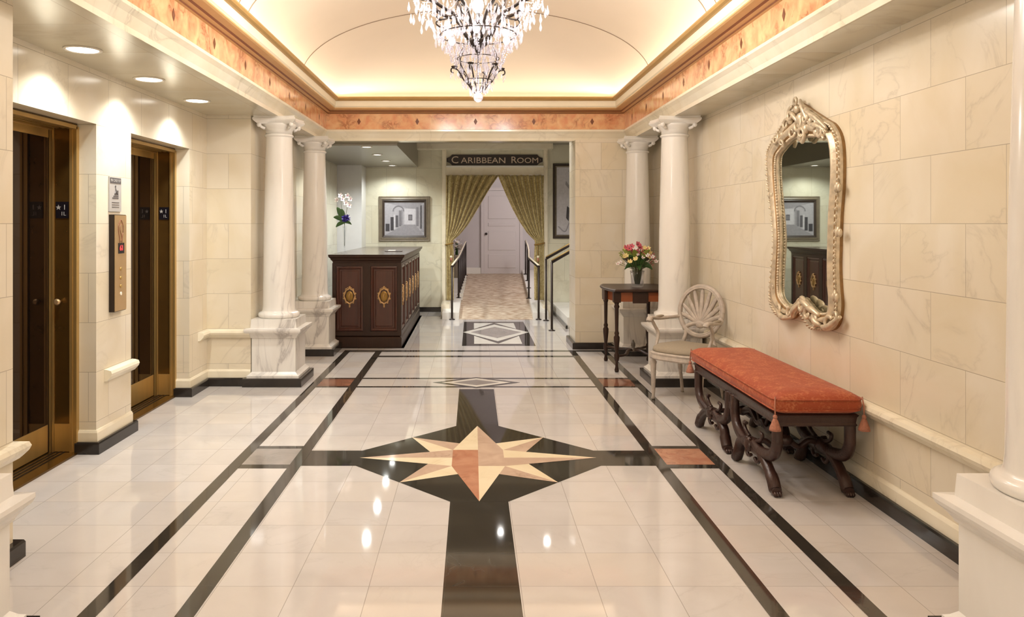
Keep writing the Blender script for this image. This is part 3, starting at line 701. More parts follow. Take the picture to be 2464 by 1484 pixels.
for i in range(12):
    a = 2*pi*i/12; a1 = a+2*pi/12
    chain(CP(.41, a, 2.86), CP(.41, a1, 2.86), .05, 14); chain(CP(.41, a, 2.86), CP(.24, a+.1, 2.62), .03, 20)
    chain(CP(.24, a, 2.62), CP(.24, a1, 2.62), .03, 8); chain(CP(.235, a, 2.62), CP(.09, a, 2.34), .015, 20); chain(CP(.085, a, 2.335), CP(.02, a, 2.265), .0, 6, .004)
    chain(CP(.41, a, 2.88), CP(.03, a, 3.25), .12, 30)
tag(b.build('bead_strands', ch), kind='stuff')
for i in range(3):
    a = 2*pi*i/3+.5
    lamp('POINT', 'chandelier_light', (XC+.14*cos(a+1), 4.66+.14*sin(a+1), 2.66), .8, NEUT, shadow_soft_size=.04)
    lamp('POINT', 'chandelier_light', (XC+.55*cos(a), 4.66+.55*sin(a), 2.98), P_CHAND*1.35, NEUT, shadow_soft_size=.05)
lamp('POINT', 'chandelier_light', (XC, 4.66, 2.15), P_CHAND*.7, NEUT, shadow_soft_size=.06)
lamp('POINT', 'chandelier_light', (XC, 4.66, 3.08), P_CHAND*.8, NEUT, shadow_soft_size=.1)

# ---------------------------------------------------------------- reception desk
DX0, DX1, DY0, DY1 = -1.645, -.83, 8.80, 11.86
dk = thing('reception_desk', 'long mahogany reception desk with panelled front and gold crests', 'desk', ((DX0+DX1)/2, (DY0+DY1)/2, 0))
cx, cy = (DX0+DX1)/2, (DY0+DY1)/2; hx, hy = (DX1-DX0)/2, (DY1-DY0)/2
b = MB(); b.box(-hx+.03, hx-.03, -hy+.03, hy-.03, .13, 1.03, WOODD); b.build('body', dk)
b = MB()
R4 = [(-hx, -hy), (hx, -hy), (hx, hy), (-hx, hy)]
b.sweep(R4, [(-.03, .0), (-.0, .0), (-.0, .11), (.012, .125), (.03, .14), (.04, .15)], WOODD, closed=True, side=1); b.build('plinth', dk)
b = MB(); b.sweep(R4, [(.03, .985), (.01, .99), (.006, 1.01), (-.012, 1.03), (-.016, 1.045), (-.034, 1.06), (-.038, 1.088), (.05, 1.088)], [WOODD]*7, closed=True)
b.box(-hx-.035, hx+.035, -hy-.035, hy+.035, 1.070, 1.0895, GREYTOP); b.build('desk_top', dk)
def crest(parent, M):
    b = MB()
    def T(u, v, d): return tuple(M @ Vector((u, d, v)))
    b.tube([T(.062*cos(t)*(1+.06*cos(6*t)), .085*sin(t)*(1+.05*cos(8*t)), -.010) for t in [2*pi*i/40 for i in range(41)]], .011, GOLD, n=6)
    for i in range(10):
        t = 2*pi*i/10+.3; b.ball(T(.070*cos(t), .095*sin(t), -.006), .015, GOLD, n=6, m=4)
    b.ball(T(0, -.118, -.006), .012, GOLD, n=6, m=5, sc=(1, .7, 1.6)); b.ball(T(0, .104, -.006), .016, GOLD, n=8, m=5)
    b.tube([T(-.045, .07, -.014), T(-.02, .10, -.018), T(0, .085, -.016), T(.02, .10, -.018), T(.045, .07, -.014)], .006, GOLD, n=5)
    o = b.build('crest_surround', parent)
    b = MB()
    pts = [T(.043*cos(t), .062*sin(t)-.004, -.010) for t in [2*pi*i/24 for i in range(24)]]; pt2 = [T(.03*cos(t), .046*sin(t)-.004, -.017) for t in [2*pi*i/24 for i in range(24)]]
    b.loft([pts, pt2], GOLDD); b.tube([T(0, -.04, -.018), T(-.006, 0, -.02), T(.004, .035, -.018)], .005, GOLD, n=5); b.build('crest_shield', parent)
def panel(M, w_, z0, z1):
    def T(u, v, d): return tuple(M @ Vector((u, d, v)))
    b = MB()
    def ring(i, d): return [T(-w_/2+i, z0+i, d), T(w_/2-i, z0+i, d), T(w_/2-i, z1-i, d), T(-w_/2+i, z1-i, d)]
    b.loft([ring(0, .005), ring(0, -.022), ring(.014, -.026), ring(.028, -.016), ring(.036, -.004), ring(.05, -.004), ring(.06, -.010)], WOOD, True, True)
    o = b.build('panel', dk); crest(o, M @ Matrix.Translation((0, -.010, (z0+z1)/2+.03)))
# stiles and rails
def frame_face(M, half, n, z0, z1, pw):
    step = 2*half/n; b = MB()
    def T(u, v, d): return tuple(M @ Vector((u, d, v)))
    def bx(u0, u1, v0, v1, d0, d1):
        vs = [T(u0,v0,d0),T(u1,v0,d0),T(u1,v1,d0),T(u0,v1,d0),T(u0,v0,d1),T(u1,v0,d1),T(u1,v1,d1),T(u0,v1,d1)]
        b.add(vs, [(0,3,2,1),(4,5,6,7),(0,1,5,4),(1,2,6,5),(2,3,7,6),(3,0,4,7)], WOODD)
    bx(-half, half, z0-.05, z0, 0, -.028); bx(-half, half, z1, z1+.035, 0, -.028)
    for i in range(n+1):
        u = -half+i*step; g = (step-pw)/2; bx(max(-half, u-g), min(half, u+g), z0, z1, 0, -.028)
    b.build('face_frame', dk)
    for i in range(n): panel(M @ Matrix.Translation((-half+step*(i+.5), 0, 0)), pw-.006, z0+.004, z1-.004)
Mf = Matrix.Translation((0, -hy+.03, 0))
frame_face(Mf, hx-.004, 2, .19, .955, .315)
Ms = Matrix.Translation((hx-.03, 0, 0)) @ Matrix.Rotation(pi/2, 4, 'Z')
frame_face(Ms, hy-.034, 6, .19, .955, .40)
ct = thing('card_tray', 'small dark card holder lying on the desk top', 'card holder', (-1.02, 9.75, 1.0900))
b = MB(); b.box(-.11, .11, -.07, .07, 0, .008, WOODD, .002); b.build('tray', ct)
b = MB(); b.box(-.07, .02, -.045, .045, .008, .016, WHITE); b.build('cards', ct)

# ---------------------------------------------------------------- orchid vase on desk
ox, oy, oz = -1.565, 9.2, 1.0900
v = thing('bud_vase', 'tall slender glass vase standing on the desk corner', 'vase', (ox, oy, oz))
b = MB(); b.lathe([(.038, 0), (.036, .008), (.012, .02), (.010, .06), (.014, .2), (.022, .30), (.026, .325), (.023, .325), (.019, .30), (.011, .2), (.007, .07)], VGLASS, n=20); b.build('glass_body', v)
fo = thing('orchid_arrangement', 'white orchids, green leaves and a violet bloom in the slender vase', 'flowers', (ox, oy, oz+.04))
b = MB(); b.tube(smooth_path([(.001, 0, 0.05), (.001, 0, .2), (.003, 0, .33), (.03, 0, .5), (.05, 0, .62)], 5), .0028, STEM, n=5)
b.tube(smooth_path([(-.001, 0, .05), (-.001, 0, .2), (-.003, 0, .33), (-.04, 0, .55), (-.03, 0, .64)], 5), .0025, STEM, n=5); b.build('stems', fo)
def leaf(b, base, tip_, width, mat, curl=.02, n=8):
    B = Vector(base); T = Vector(tip_); d = T-B; sd = d.cross(Vector((0, 1, 0.3))); sd.normalize(); nn = d.cross(sd).normalized()
    L_, R_, C_ = [], [], []
    for i in range(n+1):
        t = i/n; p = B.lerp(T, t)+Vector((0, 0, 1))*(curl*4*t*(1-t)); w_ = width*sin(pi*min(1, t*.92+.04))**.8/2
        L_.append(p-sd*w_); R_.append(p+sd*w_); C_.append(p+nn*w_*.35)
    vs = L_+C_+R_; m = n+1; fs = []
    for i in range(n): fs += [(i, i+1, m+i+1, m+i), (m+i, m+i+1, 2*m+i+1, 2*m+i)]
    k = len(vs); vs2 = [v_+nn*.0015 for v_ in vs]; vs = vs+vs2
    fs += [tuple(x+k for x in f[::-1]) for f in fs]
    b.add(vs, fs, mat, True)
for i, (bx_, tp, w_) in enumerate((((0, 0, .32), (-.09, .0, .52), .07), ((0, 0, .34), (-.13, -.02, .40), .06), ((0, 0, .33), (-.11, .03, .28), .05), ((0, 0, .34), (-.03, -.03, .50), .05), ((0, 0, .33), (.09, -.02, .31), .04), ((0, 0, .35), (-.06, .03, .36), .07))):
    b = MB(); leaf(b, bx_, tp, w_, LEAF); b.build('leaf', fo)
def bloom(b, c, r, mat, cm, tilt=0, n=5, pitch=.4, seed=0):
    rr = random.Random(seed); ax = Matrix.Rotation(tilt, 3, 'X') @ Matrix.Rotation(rr.uniform(-.5, .5), 3, 'Y')
    for i in range(n):
        a = 2*pi*i/n+rr.random()*.3; pts = []
        for s_, u in ((0, .1), (-.32, .5), (-.26, .85), (0, 1.05), (.26, .85), (.32, .5)):
            v_ = Vector((cos(a)*u*r-sin(a)*s_*r, sin(a)*u*r+cos(a)*s_*r, pitch*u*u*r)); pts.append(Vector(c)+ax @ v_)
        pu = [p+ax @ Vector((0, 0, .0025)) for p in pts]; b.loft([pts, pu], mat)
    b.ball(tuple(Vector(c)+ax @ Vector((0, 0, r*.15))), r*.2, cm, n=6, m=4)
for i, (x, y, z) in enumerate(((-.05, 0, .66), (-.09, .01, .61), (-.02, -.02, .62), (.04, 0, .66), (.075, .01, .62), (.02, 0, .57), (.06, -.01, .54))):
    b = MB(); bloom(b, (x, y-.01, z), .033, PETALW, PETALM, tilt=pi/2-.2, seed=i); b.build('orchid_bloom', fo)
b = MB(); 
for i in range(16): bloom(b, (.02+.02*cos(i), -.02+.015*sin(2*i), .385+.016*sin(i*1.7)), .036, PETALV, PETALV, tilt=i*.5, seed=i+20)
tag(b.build('violet_bloom', fo), 'violet-blue bloom')

# ---------------------------------------------------------------- framed drawing
def picture_frame(name, label, x0, x1, z0, z1, y, fw, mat, mat2):
    r = thing(name, label, 'picture', ((x0+x1)/2, y, (z0+z1)/2)); hx_, hz_ = (x1-x0)/2, (z1-z0)/2
    b = MB()
    def ring(i, d): return [(-hx_+i, -d, -hz_+i), (hx_-i, -d, -hz_+i), (hx_-i, -d, hz_-i), (-hx_+i, -d, hz_-i)]
    b.loft([ring(0, 0), ring(0, .022), ring(.008, .03), ring(fw*.25, .026), ring(fw*.5, .034), ring(fw*.62, .024), ring(fw*.72, .028), ring(fw, .014), ring(fw, .002)], mat, True, False, mats=[mat, mat, mat, mat, mat, mat2, mat2, mat2, mat2])
    b.build('frame', r)
    return r, hx_-fw, hz_-fw
pc, pw_, ph_ = picture_frame('framed_drawing', 'grey drawing of a columned hall in a wide wooden frame', -1.545, -.702, 1.162, 1.900, 12.418, .095, PFRAME, PFRDK)
G = [simple('drawing_grey_%d' % i, (g_, g_-3, g_+3), .4, noise=.12, nscale=25) for i, g_ in enumerate((172, 148, 122, 88, 62, 196))]
b = MB()
def q4(x0, x1, z0, z1, g_, d): b.poly([(x0*pw_, -d, z0*ph_), (x1*pw_, -d, z0*ph_), (x1*pw_, -d, z1*ph_), (x0*pw_, -d, z1*ph_)], G[g_])
def qp(pts, g_, d): b.poly([(x*pw_, -d, z*ph_) for x, z in pts], G[g_])
q4(-1, 1, -1, 1, 0, .004)
qp([(-1, -1), (1, -1), (.55, -.35), (.0, -.35)], 1, .0045); qp([(-1, 1), (1, 1), (.55, .55), (-.1, .7)], 1, .0045)
q4(.0, .55, -.35, .6, 5, .005); q4(.2, .4, -.1, .25, 3, .0055); q4(.23, .37, -.06, .2, 2, .006)
for x, w_, z0, z1, g_ in ((-.62, .08, -.7, .1, 4), (-.5, .05, -.65, .25, 5), (-.38, .07, -.5, .2, 3), (-.22, .06, -.45, .5, 2), (-.12, .05, -.4, .55, 1), (.66, .06, -.45, .7, 2), (.8, .06, -.6, .8, 1), (-.85, .1, -.75, -.3, 4), (.9, .08, -.8, .85, 1)):
    q4(x-w_, x+w_, z0, z1, g_, .0065)
for i in range(10):
    a0 = pi*i/10; a1 = pi*(i+1)/10
    qp([(-.3+.3*cos(a0), .45+.35*sin(a0)), (-.3+.3*cos(a1), .45+.35*sin(a1)), (-.3+.24*cos(a1), .45+.28*sin(a1)), (-.3+.24*cos(a0), .45+.28*sin(a0))], 2, .007)
b.build('drawing', pc, fix=False)
b = MB(); b.box(-.012, .012, -.01, 0, 0, .22, PFRDK); 
pr_, pw_, ph_ = picture_frame('framed_print', 'grey-framed pale print on the wall above the stair rail', 1.325, 2.02, 1.205, 2.44, 12.418, .06, PFRDK, PFRAME)
b = MB(); q4(-1, 1, -1, 1, 5, .004)
b.tube(smooth_path([(-.3*pw_, -.006, .9*ph_), (.0, -.006, .5*ph_), (.1*pw_, -.006, .4*ph_), (.5*pw_, -.006, .55*ph_)], 6), .004, G[2], n=4)
b.tube(smooth_path([(-.9*pw_, -.006, -.75*ph_), (-.5*pw_, -.006, -.9*ph_), (-.2*pw_, -.006, -.6*ph_), (.4*pw_, -.006, -.5*ph_)], 6), .008, G[0], n=4)
qp([(-.45, -.5), (-.3, -.6), (-.25, -.2), (-.4, -.15)], 4, .006); qp([(-.5, .5), (-.2, .3), (-.15, .36), (-.45, .6)], 1, .006)
b.build('print', pr_, fix=False)

# ---------------------------------------------------------------- doorway with sign and curtains
e = MB()
e.sweep([(-.46, 0), (-.46, 1)], [(0, 0)], WHITE) if False else None
for x0, x1 in ((-.50, -.43), (1.165, 1.235)):
    e.box(x0, x1, 12.355, 12.42, 0, 2.66, TRIMW); e.box(x0+.014, x1-.014, 12.34, 12.355, 0, 2.66, TRIMW)
e.box(-.43, 1.165, 12.36, 12.42, 2.25, 2.375, TRIMW); e.box(-.43, 1.165, 12.33, 12.42, 2.375, 2.40, WHITE)
struct(e, 'trim_16', 'pale frame around the curtained doorway', 'door frame')
e = MB(); e.box(-.95, 1.24, 11.6, 12.42, 2.335, 2.38, TRIMW) if False else e.box(-.90, 1.3, 12.15, 12.42, 2.66, 2.75, TRIMW)
struct(e, 'trim_17', 'low ceiling beam before the curtained doorway', 'beam')
sg = thing('room_sign', 'dark wooden sign board lettered CARIBBEAN ROOM above the curtains', 'sign', (.365, 12.42, 2.50))
sx0 = .79; sh = .088
b = MB(); sp_ = [(-sx0, -.03), (-sx0+.05, -.05), (-sx0+.09, -sh), (sx0-.09, -sh), (sx0-.05, -.05), (sx0, -.03), (sx0, .03), (sx0-.05, .05), (sx0-.09, sh), (-sx0+.09, sh), (-sx0+.05, .05), (-sx0, .03)]
b.prism(sp_, -.02, .0, PINKB, 'y'); b.build('board', sg)
text_mesh('C', .165, LETTER, 'lettering', sg, (-.655, -.021, -.005), (pi/2, 0, 0), .003, sx=1.1)
text_mesh('ARIBBEAN', .135, LETTER, 'lettering', sg, (-.185, -.021, -.012), (pi/2, 0, 0), .003, sx=1.2)
text_mesh('R', .155, LETTER, 'lettering', sg, (.315, -.021, -.005), (pi/2, 0, 0), .003, sx=1.1)
text_mesh('OOM', .125, LETTER, 'lettering', sg, (.545, -.021, -.012), (pi/2, 0, 0), .003, sx=1.2)
b = MB()
for x in (-.755, .755): b.ball((x, -.02, 0), .006, LETTER, n=6, m=4)
b.build('screw_heads', sg)
def interp(tab, z):
    for (z0, x0), (z1, x1) in zip(tab, tab[1:]):
        if z <= z0 and z >= z1: return x0+(x1-x0)*(z0-z)/(z0-z1)
    return tab[-1][1]
def curtain(label, outer, inner, tie_z, seed):
    r = thing('curtain', label, 'curtain', (outer, 12.30, 0)); b = MB()
    zt, zb = 2.245, .20; NZ, NU = 46, 84; rows = []
    for i in range(NZ+1):
        z = zt+(zb-zt)*i/NZ; xi = interp(inner, z); row = []
        squeeze = 1-.65*math.exp(-((z-tie_z)/.10)**2)
        for j in range(NU+1):
            u = j/NU; x = outer+(xi-outer)*u**(1.0)
            ph = 2*pi*(7.5*u+.15*sin(3*u+seed)); am = .040*squeeze*(1 if z > tie_z else .7)
            row.append((x-outer+.004*sin(ph*2), am*sin(ph)+.008*sin(17*u+z*4)+.015*(1-u), z))
        rows.append(row)
    b.loft(rows, DRAPE, closed=False, caps=False, smooth=True)
    o = b.build('drape', r, fix=False); md = o.modifiers.new('thick', 'SOLIDIFY'); md.thickness = .006
    xm = (interp(inner, tie_z-.02)-outer)/2; hw = abs(xm)+.012
    b = MB(); b.tube([(xm+hw*cos(t), .005+.045*sin(t), tie_z-.03+.015*cos(t)) for t in [2*pi*i/24 for i in range(25)]], .011, GOLDD, n=6, caps=False); b.build('tieback', r)
    b = MB(); xt = xm+(.03 if outer < 0 else -.03)
    b.tube([(xt, -.04, tie_z-.04), (xt, -.045, tie_z-.22)], .005, GOLDD, n=5); b.ball((xt, -.045, tie_z-.24), .022, CREAM, n=8, m=6); b.lathe([(.010, -.06), (.018, 0)], TASSEL, c=(xt, -.045, tie_z-.26), n=8)
    b.build('tassel', r)
    return r
curtain('left gold-green curtain tied back beside the framed drawing', -.43,
        [(2.25, .44), (2.10, .33), (1.968, .245), (1.77, .13), (1.60, .03), (1.43, -.075), (1.28, -.20), (1.17, -.33), (1.0, -.31), (.7, -.305), (.2, -.31)], 1.15, 0)
curtain('right gold-green curtain tied back beside the framed print', 1.165,
        [(2.25, .42), (2.10, .48), (1.893, .57), (1.70, .66), (1.505, .765), (1.30, .90), (1.17, 1.03), (1.0, 1.02), (.7, 1.015), (.2, 1.02)], 1.15, 1.4)

# ---------------------------------------------------------------- ramp, curbs and railings
def rz(y): return max(0, (y-11.4)/4.9*.365)
e = MB(); x0s, x1s = (-.205, -.165), (.915, 1.075)
e.loft([[(x0s[0], 11.4, -.01), (x1s[0], 11.4, -.01), (x1s[0], 11.4, .006), (x0s[0], 11.4, .006)], [(x0s[1], 16.29, -.01), (x1s[1], 16.29, -.01), (x1s[1], 16.29, .371), (x0s[1], 16.29, .371)]], CARPET)
tag(e.build('carpet_runner'), 'patterned beige carpet running up the ramp behind the curtains', 'carpet')
e = MB()
def slab(xa, xb, xa2, xb2, y0, y1, h0, h1): e.loft([[(xa, y0, 0), (xb, y0, 0), (xb, y0, h0), (xa, y0, h0)], [(xa2, y1, 0), (xb2, y1, 0), (xb2, y1, h1), (xa2, y1, h1)]], WHITE)
slab(-.46, -.205, -.44, -.165, 11.42, 16.3, .10, .45); slab(.915, 1.15, 1.075, 1.32, 11.42, 16.3, .10, .45)
e.box(-.49, -.36, 11.75, 12.33, 0, .19, TRIMW); e.box(1.10, 1.24, 11.75, 12.33, 0, .19, TRIMW)
for i in range(7):
    y = 12.9+i*.35; x = -.20+.008*i; e.box(x-.03, x+.03, y, y+.2, rz(y)+.03, rz(y)+.14, WHITE)
struct(e, 'trim_18', 'white curbs along both sides of the carpeted ramp', 'curb')
e = MB(); e.box(-1.5, -.44, 12.62, 16.3, 0, .36, LILAC); e.box(1.32, 2.3, 12.62, 16.3, 0, .36, LILAC)
struct(e, 'floor_far', 'raised floor beside the carpeted ramp', 'floor')
def railing(name_label, posts, rail_mat=BRASS, ext=None):
    x, y, z = posts[0][:3]; r = thing('handrail', name_label, 'railing', (x, y, z))
    tops = []
    for px, py, pz, hh in posts:
        b = MB(); b.lathe([(.045, 0), (.045, .008), (.018, .014), (.016, .03), (.016, hh)], DKMET, c=(px-x, py-y, pz-z), n=12); b.build('post', r)
        tops.append((px-x, py-y, pz-z+hh))
    if ext: tops += [(ex-x, ey-y, ez-z) for ex, ey, ez in ext]
    b = MB(); b.tube(tops, .022, DKMET, n=8); b.tube([(t[0], t[1], t[2]+.02) for t in tops], .014, rail_mat, n=8); b.build('rail', r)
railing('right ramp handrail with dark posts beside the right curtain', [(1.0, 11.38, 0, .80)]+[(xx, yy, rz(yy)+.09, .68) for xx, yy in ((.95, 12.7), (1.03, 13.8), (1.075, 14.7), (1.10, 15.6))], CREAM)
railing('left ramp handrail with dark posts beside the left curtain', [(-.31, 11.38, 0, .80)]+[(-.235+.012*i, 12.75+i*.33, rz(12.75+i*.33)+.09, .68) for i in range(9)], CREAM)
railing('far stair handrail rising to the right under the framed print', [(1.10, 11.25, 0, .93)], BRASS, ext=[(1.9, 11.25, 1.38)])
railing('near stair handrail rising to the right beside the marble wall', [(1.075, 10.2, 0, .93)], BRASS, ext=[(1.9, 10.2, 1.40)])
tag(MB.build.__call__ if False else None) if False else None
e = MB()
for i in range(5): e.box(1.31+.29*i, 4.1, 10.4, 12.40, .155*i, .155*(i+1), WHITE)
e.box(1.285, 1.312, 10.38, 12.40, 0, .045, BASEB); e.box(1.20, 1.30, 9.252, 9.36, 0, .17, BASEB)
struct(e, 'stair_steps', 'white steps rising to the right behind the marble wall', 'stairs')
# far door, skirting, flower stand
r = thing('door_3', 'white panelled door at the far end of the ramp', 'door', (.635, 16.30, .371)); r['kind'] = 'structure'
b = MB(); b.box(-.385, .385, -.035, 0, 0, 1.79, DOORW)
for z0, z1 in ((.12, .42), (.50, .92), (1.02, 1.10), (1.18, 1.68)):
    for i, d_ in ((0, .045), (.02, .038)): 
        b.loft([[(-.30+i, -.035, z0+i), (.30-i, -.035, z0+i), (.30-i, -.035, z1-i), (-.30+i, -.035, z1-i)], [(-.29+i, -d_, z0+i+.01), (.29-i, -d_, z0+i+.01), (.29-i, -d_, z1-i-.01), (-.29+i, -d_, z1-i-.01)]], DOORW)
b.build('door_leaf', r)
b = MB(); b.ball((-.34, -.07, .86), .028, DKMET); b.tube([(-.34, -.035, .86), (-.34, -.07, .86)], .01, DKMET); b.build('door_knob', r)
b = MB()
for x0, x1, z0, z1 in ((-.45, -.387, 0, 1.86), (.387, .45, 0, 1.86), (-.45, .45, 1.795, 1.86)): b.box(x0, x1, -.05, 0, z0, z1, DOORW)
b.build('door_casing', r)
e = MB(); e.box(-1.5, .18, 16.26, 16.3, .36, .50, WHITE); struct(e, 'baseboard_far', 'white skirting left of the far door', 'baseboard')
r = thing('flower_stand', 'taupe stand beside the ramp behind the left railing', 'plant stand', (-.02-.30, 15.2, .36)); b = MB()
b.lathe([(.10, 0), (.10, .02), (.12, .05), (.17, .42), (.18, .45), (.17, .46)], SEATF, n=16); b.build('stand_body', r)
r = thing('white_bouquet', 'white flowers on the taupe stand behind the left railing', 'flowers', (-.32, 15.2, .82)); b = MB()
for i in range(26):
    a = i*2.4; rr = .03+.13*((i*7) % 10)/10; bloom(b, (rr*cos(a), rr*sin(a), .04+.28*(1-(rr/.17)**2)*((i*3) % 7+2)/8), .06, PETALW, PETALC, tilt=.5*sin(i), seed=i)
b.tube([(0, 0, 0), (0, 0, .25)], .03, LEAF, n=6); b.build('blooms', r)

# ---------------------------------------------------------------- console table
tb = thing('console_table', 'dark inlaid console table with turned legs between the right columns', 'table', (1.66, 7.66, 0))
def bow(s, o=0):
    pts = []
    xl, xr_, yl = -.335-o, .30+o, .365+o
    for i in range(13):
        t = -1+2*i/12; pts.append((xl+.07*abs(t)**2.2*.9, -t*yl))
    pts = [(x, -y) for x, y in pts]
    pts += [(xr_-.02, yl), (xr_, yl-.03), (xr_, -yl+.03), (xr_-.02, -yl)]
    return pts
b = MB()
def lay(o, z): return [(x, y, z) for x, y in bow(1, o)]
b.loft([lay(-.01, .782), lay(.004, .786), (lay(.012, .795)), lay(.008, .806), lay(-.004, .811)], WOODD); 
b.build('table_top', tb)
b = MB(); b.loft([lay(-.035, .69), lay(-.035, .784)], WOODL); 
b.build('apron', tb)
for x, y in ((-.25, -.30), (-.25, .30), (.20, -.30), (.20, .30)):
    b = MB(); 
    b.box(x-.036, x+.036, y-.036, y+.036, .68, .785, WOODD, .004)
    b.lathe([(.018, 0), (.022, .02), (.014, .05), (.013, .10), (.022, .115), (.026, .14), (.026, .17), (.016, .19), (.020, .22), (.028, .30), (.030, .34), (.018, .36), (.024, .38), (.016, .40), (.020, .62), (.028, .64), (.02, .66), (.028, .685)], WOODD, c=(x, y, 0), n=14)
    b.build('leg', tb)
b = MB()
for y, z0, z1 in ((0, .0, 0),):
    b.box(-.33, -.298, -.075, .075, .675, .786, WOODD, .004); b.build('apron_block', tb); b = MB(); b.box(-.10, .05, -.345, -.325, .675, .786, WOODD, .003); b.build('apron_block', tb)
b = MB()
for sx in (-1, 1):
    for sy in (-1, 1):
        b.tube(smooth_path([(-.025+sx*.225, sy*.30, .155), (-.025+sx*.12, sy*.20, .15), (-.025+sx*.06, sy*.06, .17), (-.025, 0, .165)], 5), .013, WOODD, n=6, flat=(1.0, 1.5))
b.build('cross_stretcher', tb)
b = MB(); b.lathe([(.03, .15), (.034, .175), (.015, .19), (.022, .21), (.02, .23), (.004, .27)], GREYTOP, c=(-.025, 0, 0), n=12); b.build('stretcher_finial', tb)
vx, vy, vz_ = 1.665, 7.60, .8115
v = thing('glass_vase', 'clear glass vase standing on the dark console table', 'vase', (vx, vy, vz_))
b = MB(); b.lathe([(.055, 0), (.06, .01), (.068, .10), (.075, .165), (.071, .165), (.064, .10), (.055, .014), (.01, .012)], VGLASS, n=24); b.build('glass_body', v)
fo = thing('mixed_bouquet', 'pink, cream and green bouquet in the glass vase', 'flowers', (vx, vy, vz_+.02))
rnd = random.Random(11)
heads = []
for i in range(52):
    a = i*2.399; rr = .02+.175*sqrt((i+.5)/52); z = .19+.19*(1-(rr/.215)**2)+rnd.uniform(-.03, .05)
    heads.append((rr*cos(a), rr*sin(a)*.8, z))
b = MB()
for x, y, z in heads: b.tube([(x*.12, y*.12, .01), (x*.28, y*.28, .162), (x, y, max(z, .2))], .0022, STEM, n=4)
b.build('stems', fo)
for i, (x, y, z) in enumerate(heads):
    b = MB()
    if i in (0, 1, 2, 4, 6, 9, 11): bloom(b, (x-.02, y-.03, z), .032, PETALP, PLUM, tilt=1.1, n=6, seed=i); nm = 'pink_bloom'
    elif i % 4 == 1: bloom(b, (x, y, z), .027, PETALC, PETALC, tilt=.9, n=6, seed=i); nm = 'cream_lily'
    elif i % 4 == 3: bloom(b, (x, y, z), .024, PETALW, PETALP, tilt=.9, n=5, seed=i); nm = 'white_bloom'
    elif i % 4 == 2:
        for k_ in range(4): b.ball((x+.014*cos(k_*1.6), y, z+.012*k_), .007, PETALP if i % 8 == 2 else LEAFL, n=6, m=4)
        nm = 'bud_spray'
    else: 
        leaf(b, (x*.25, y*.25, .18), (x*1.15, y*1.15, z-.01), .05, LEAFL if i % 8 == 0 else LEAF, .03); nm = 'leaf'
    b.build(nm, fo)
for i in range(16):
    a = i*.39; b = MB(); leaf(b, (.02*cos(a), .02*sin(a), .175), (.15*cos(a), .13*sin(a), .16+.10*(i % 3)), .055, (LEAF, PLUM, LEAFL)[i % 3] if i != 4 else LEAF, .04); b.build('leaf', fo)

# ---------------------------------------------------------------- armchair
ac = thing('armchair', 'distressed grey oval-back armchair with fan splats behind the orange bench', 'armchair', (1.745, 6.165, 0), radians(-46))
def seat_out(s=1.0):
    pts = []
    for i in range(17):
        t = pi+pi*i/16; pts.append((.245*s*math.copysign(abs(cos(t))**.55, cos(t)), (-.05+.20*sin(t)*1.0)*s))
    pts += [(.215*s, .12*s), (.185*s, .215*s), (-.185*s, .215*s), (-.215*s, .12*s)]
    return pts
b = MB()
def sl_(s, z): return [(x, y, z) for x, y in seat_out(s)]
b.loft([sl_(.94, .345), sl_(1.0, .352), sl_(1.02, .36), sl_(1.0, .385), sl_(1.02, .40), sl_(.98, .41)], PAINTC); b.build('seat_frame', ac)
b = MB(); b.loft([sl_(.92, .405), sl_(.96, .42), sl_(.94, .44), sl_(.82, .458), sl_(.5, .467), sl_(.1, .47)], SEATF, smooth=True); b.build('seat_cushion', ac)
for x, y in ((-.215, -.14), (.215, -.14)):
    b = MB(); b.box(x-.028, x+.028, y-.028, y+.028, .345, .40, PAINTC, .005)
    b.lathe([(.011, 0), (.017, .012), (.012, .03), (.015, .06), (.024, .29), (.029, .31), (.018, .325), (.027, .345)], PAINTC, c=(x, y, 0), n=14); b.build('leg', ac)
for s_ in (-1, 1):
    b = MB(); b.tube(smooth_path([(s_*.19, .275, 0), (s_*.18, .23, .18), (s_*.18, .20, .35), (s_*.175, .21, .42)], 5), [.014]*6+[.02]*10, PAINTC, n=8); b.build('leg', ac)
rake = .16
def bk(u, z): return (u, .20+(z-.42)*rake, z)
bc_z, ra, rb = .715, .195, .205
b = MB(); ov = [bk(ra*cos(t), bc_z+rb*sin(t)) for t in [2*pi*i/48 for i in range(49)]]
b.tube(ov, .021, PAINTC, n=8, caps=False); b.tube([(p[0], p[1]-.016, p[2]) for p in [bk((ra-.012)*cos(t), bc_z+(rb-.012)*sin(t)) for t in [2*pi*i/48 for i in range(49)]]], .007, PAINTC, n=6, caps=False)
b.build('oval_back_frame', ac)
for i in range(9):
    a = radians(-8+i*24.5) ; ex = ra*.97*cos(a) ; ez = rb*.97*sin(a)
    base = Vector(bk(.012*cos(a), bc_z-.10)); end = Vector(bk(ex, bc_z+ez)); md_ = base.lerp(end, .6); md_.y += .004
    b = MB(); b.tube(smooth_path([base, base.lerp(end, .3), md_, base.lerp(end, .85), end], 4), [.007+.007*sin(pi*k_/16) for k_ in range(17)], PAINTC, n=6, flat=(1.5, .8)); b.build('fan_splat', ac)
b = MB(); b.ball(bk(0, bc_z-.11), .04, PAINTC, sc=(1.1, .5, .9))
b.tube(smooth_path([bk(-.15, .555), bk(-.08, .60), bk(0, .612), bk(.08, .60), bk(.15, .555)], 5), .018, PAINTC, n=8, flat=(1, 1)); b.build('fan_hub', ac)
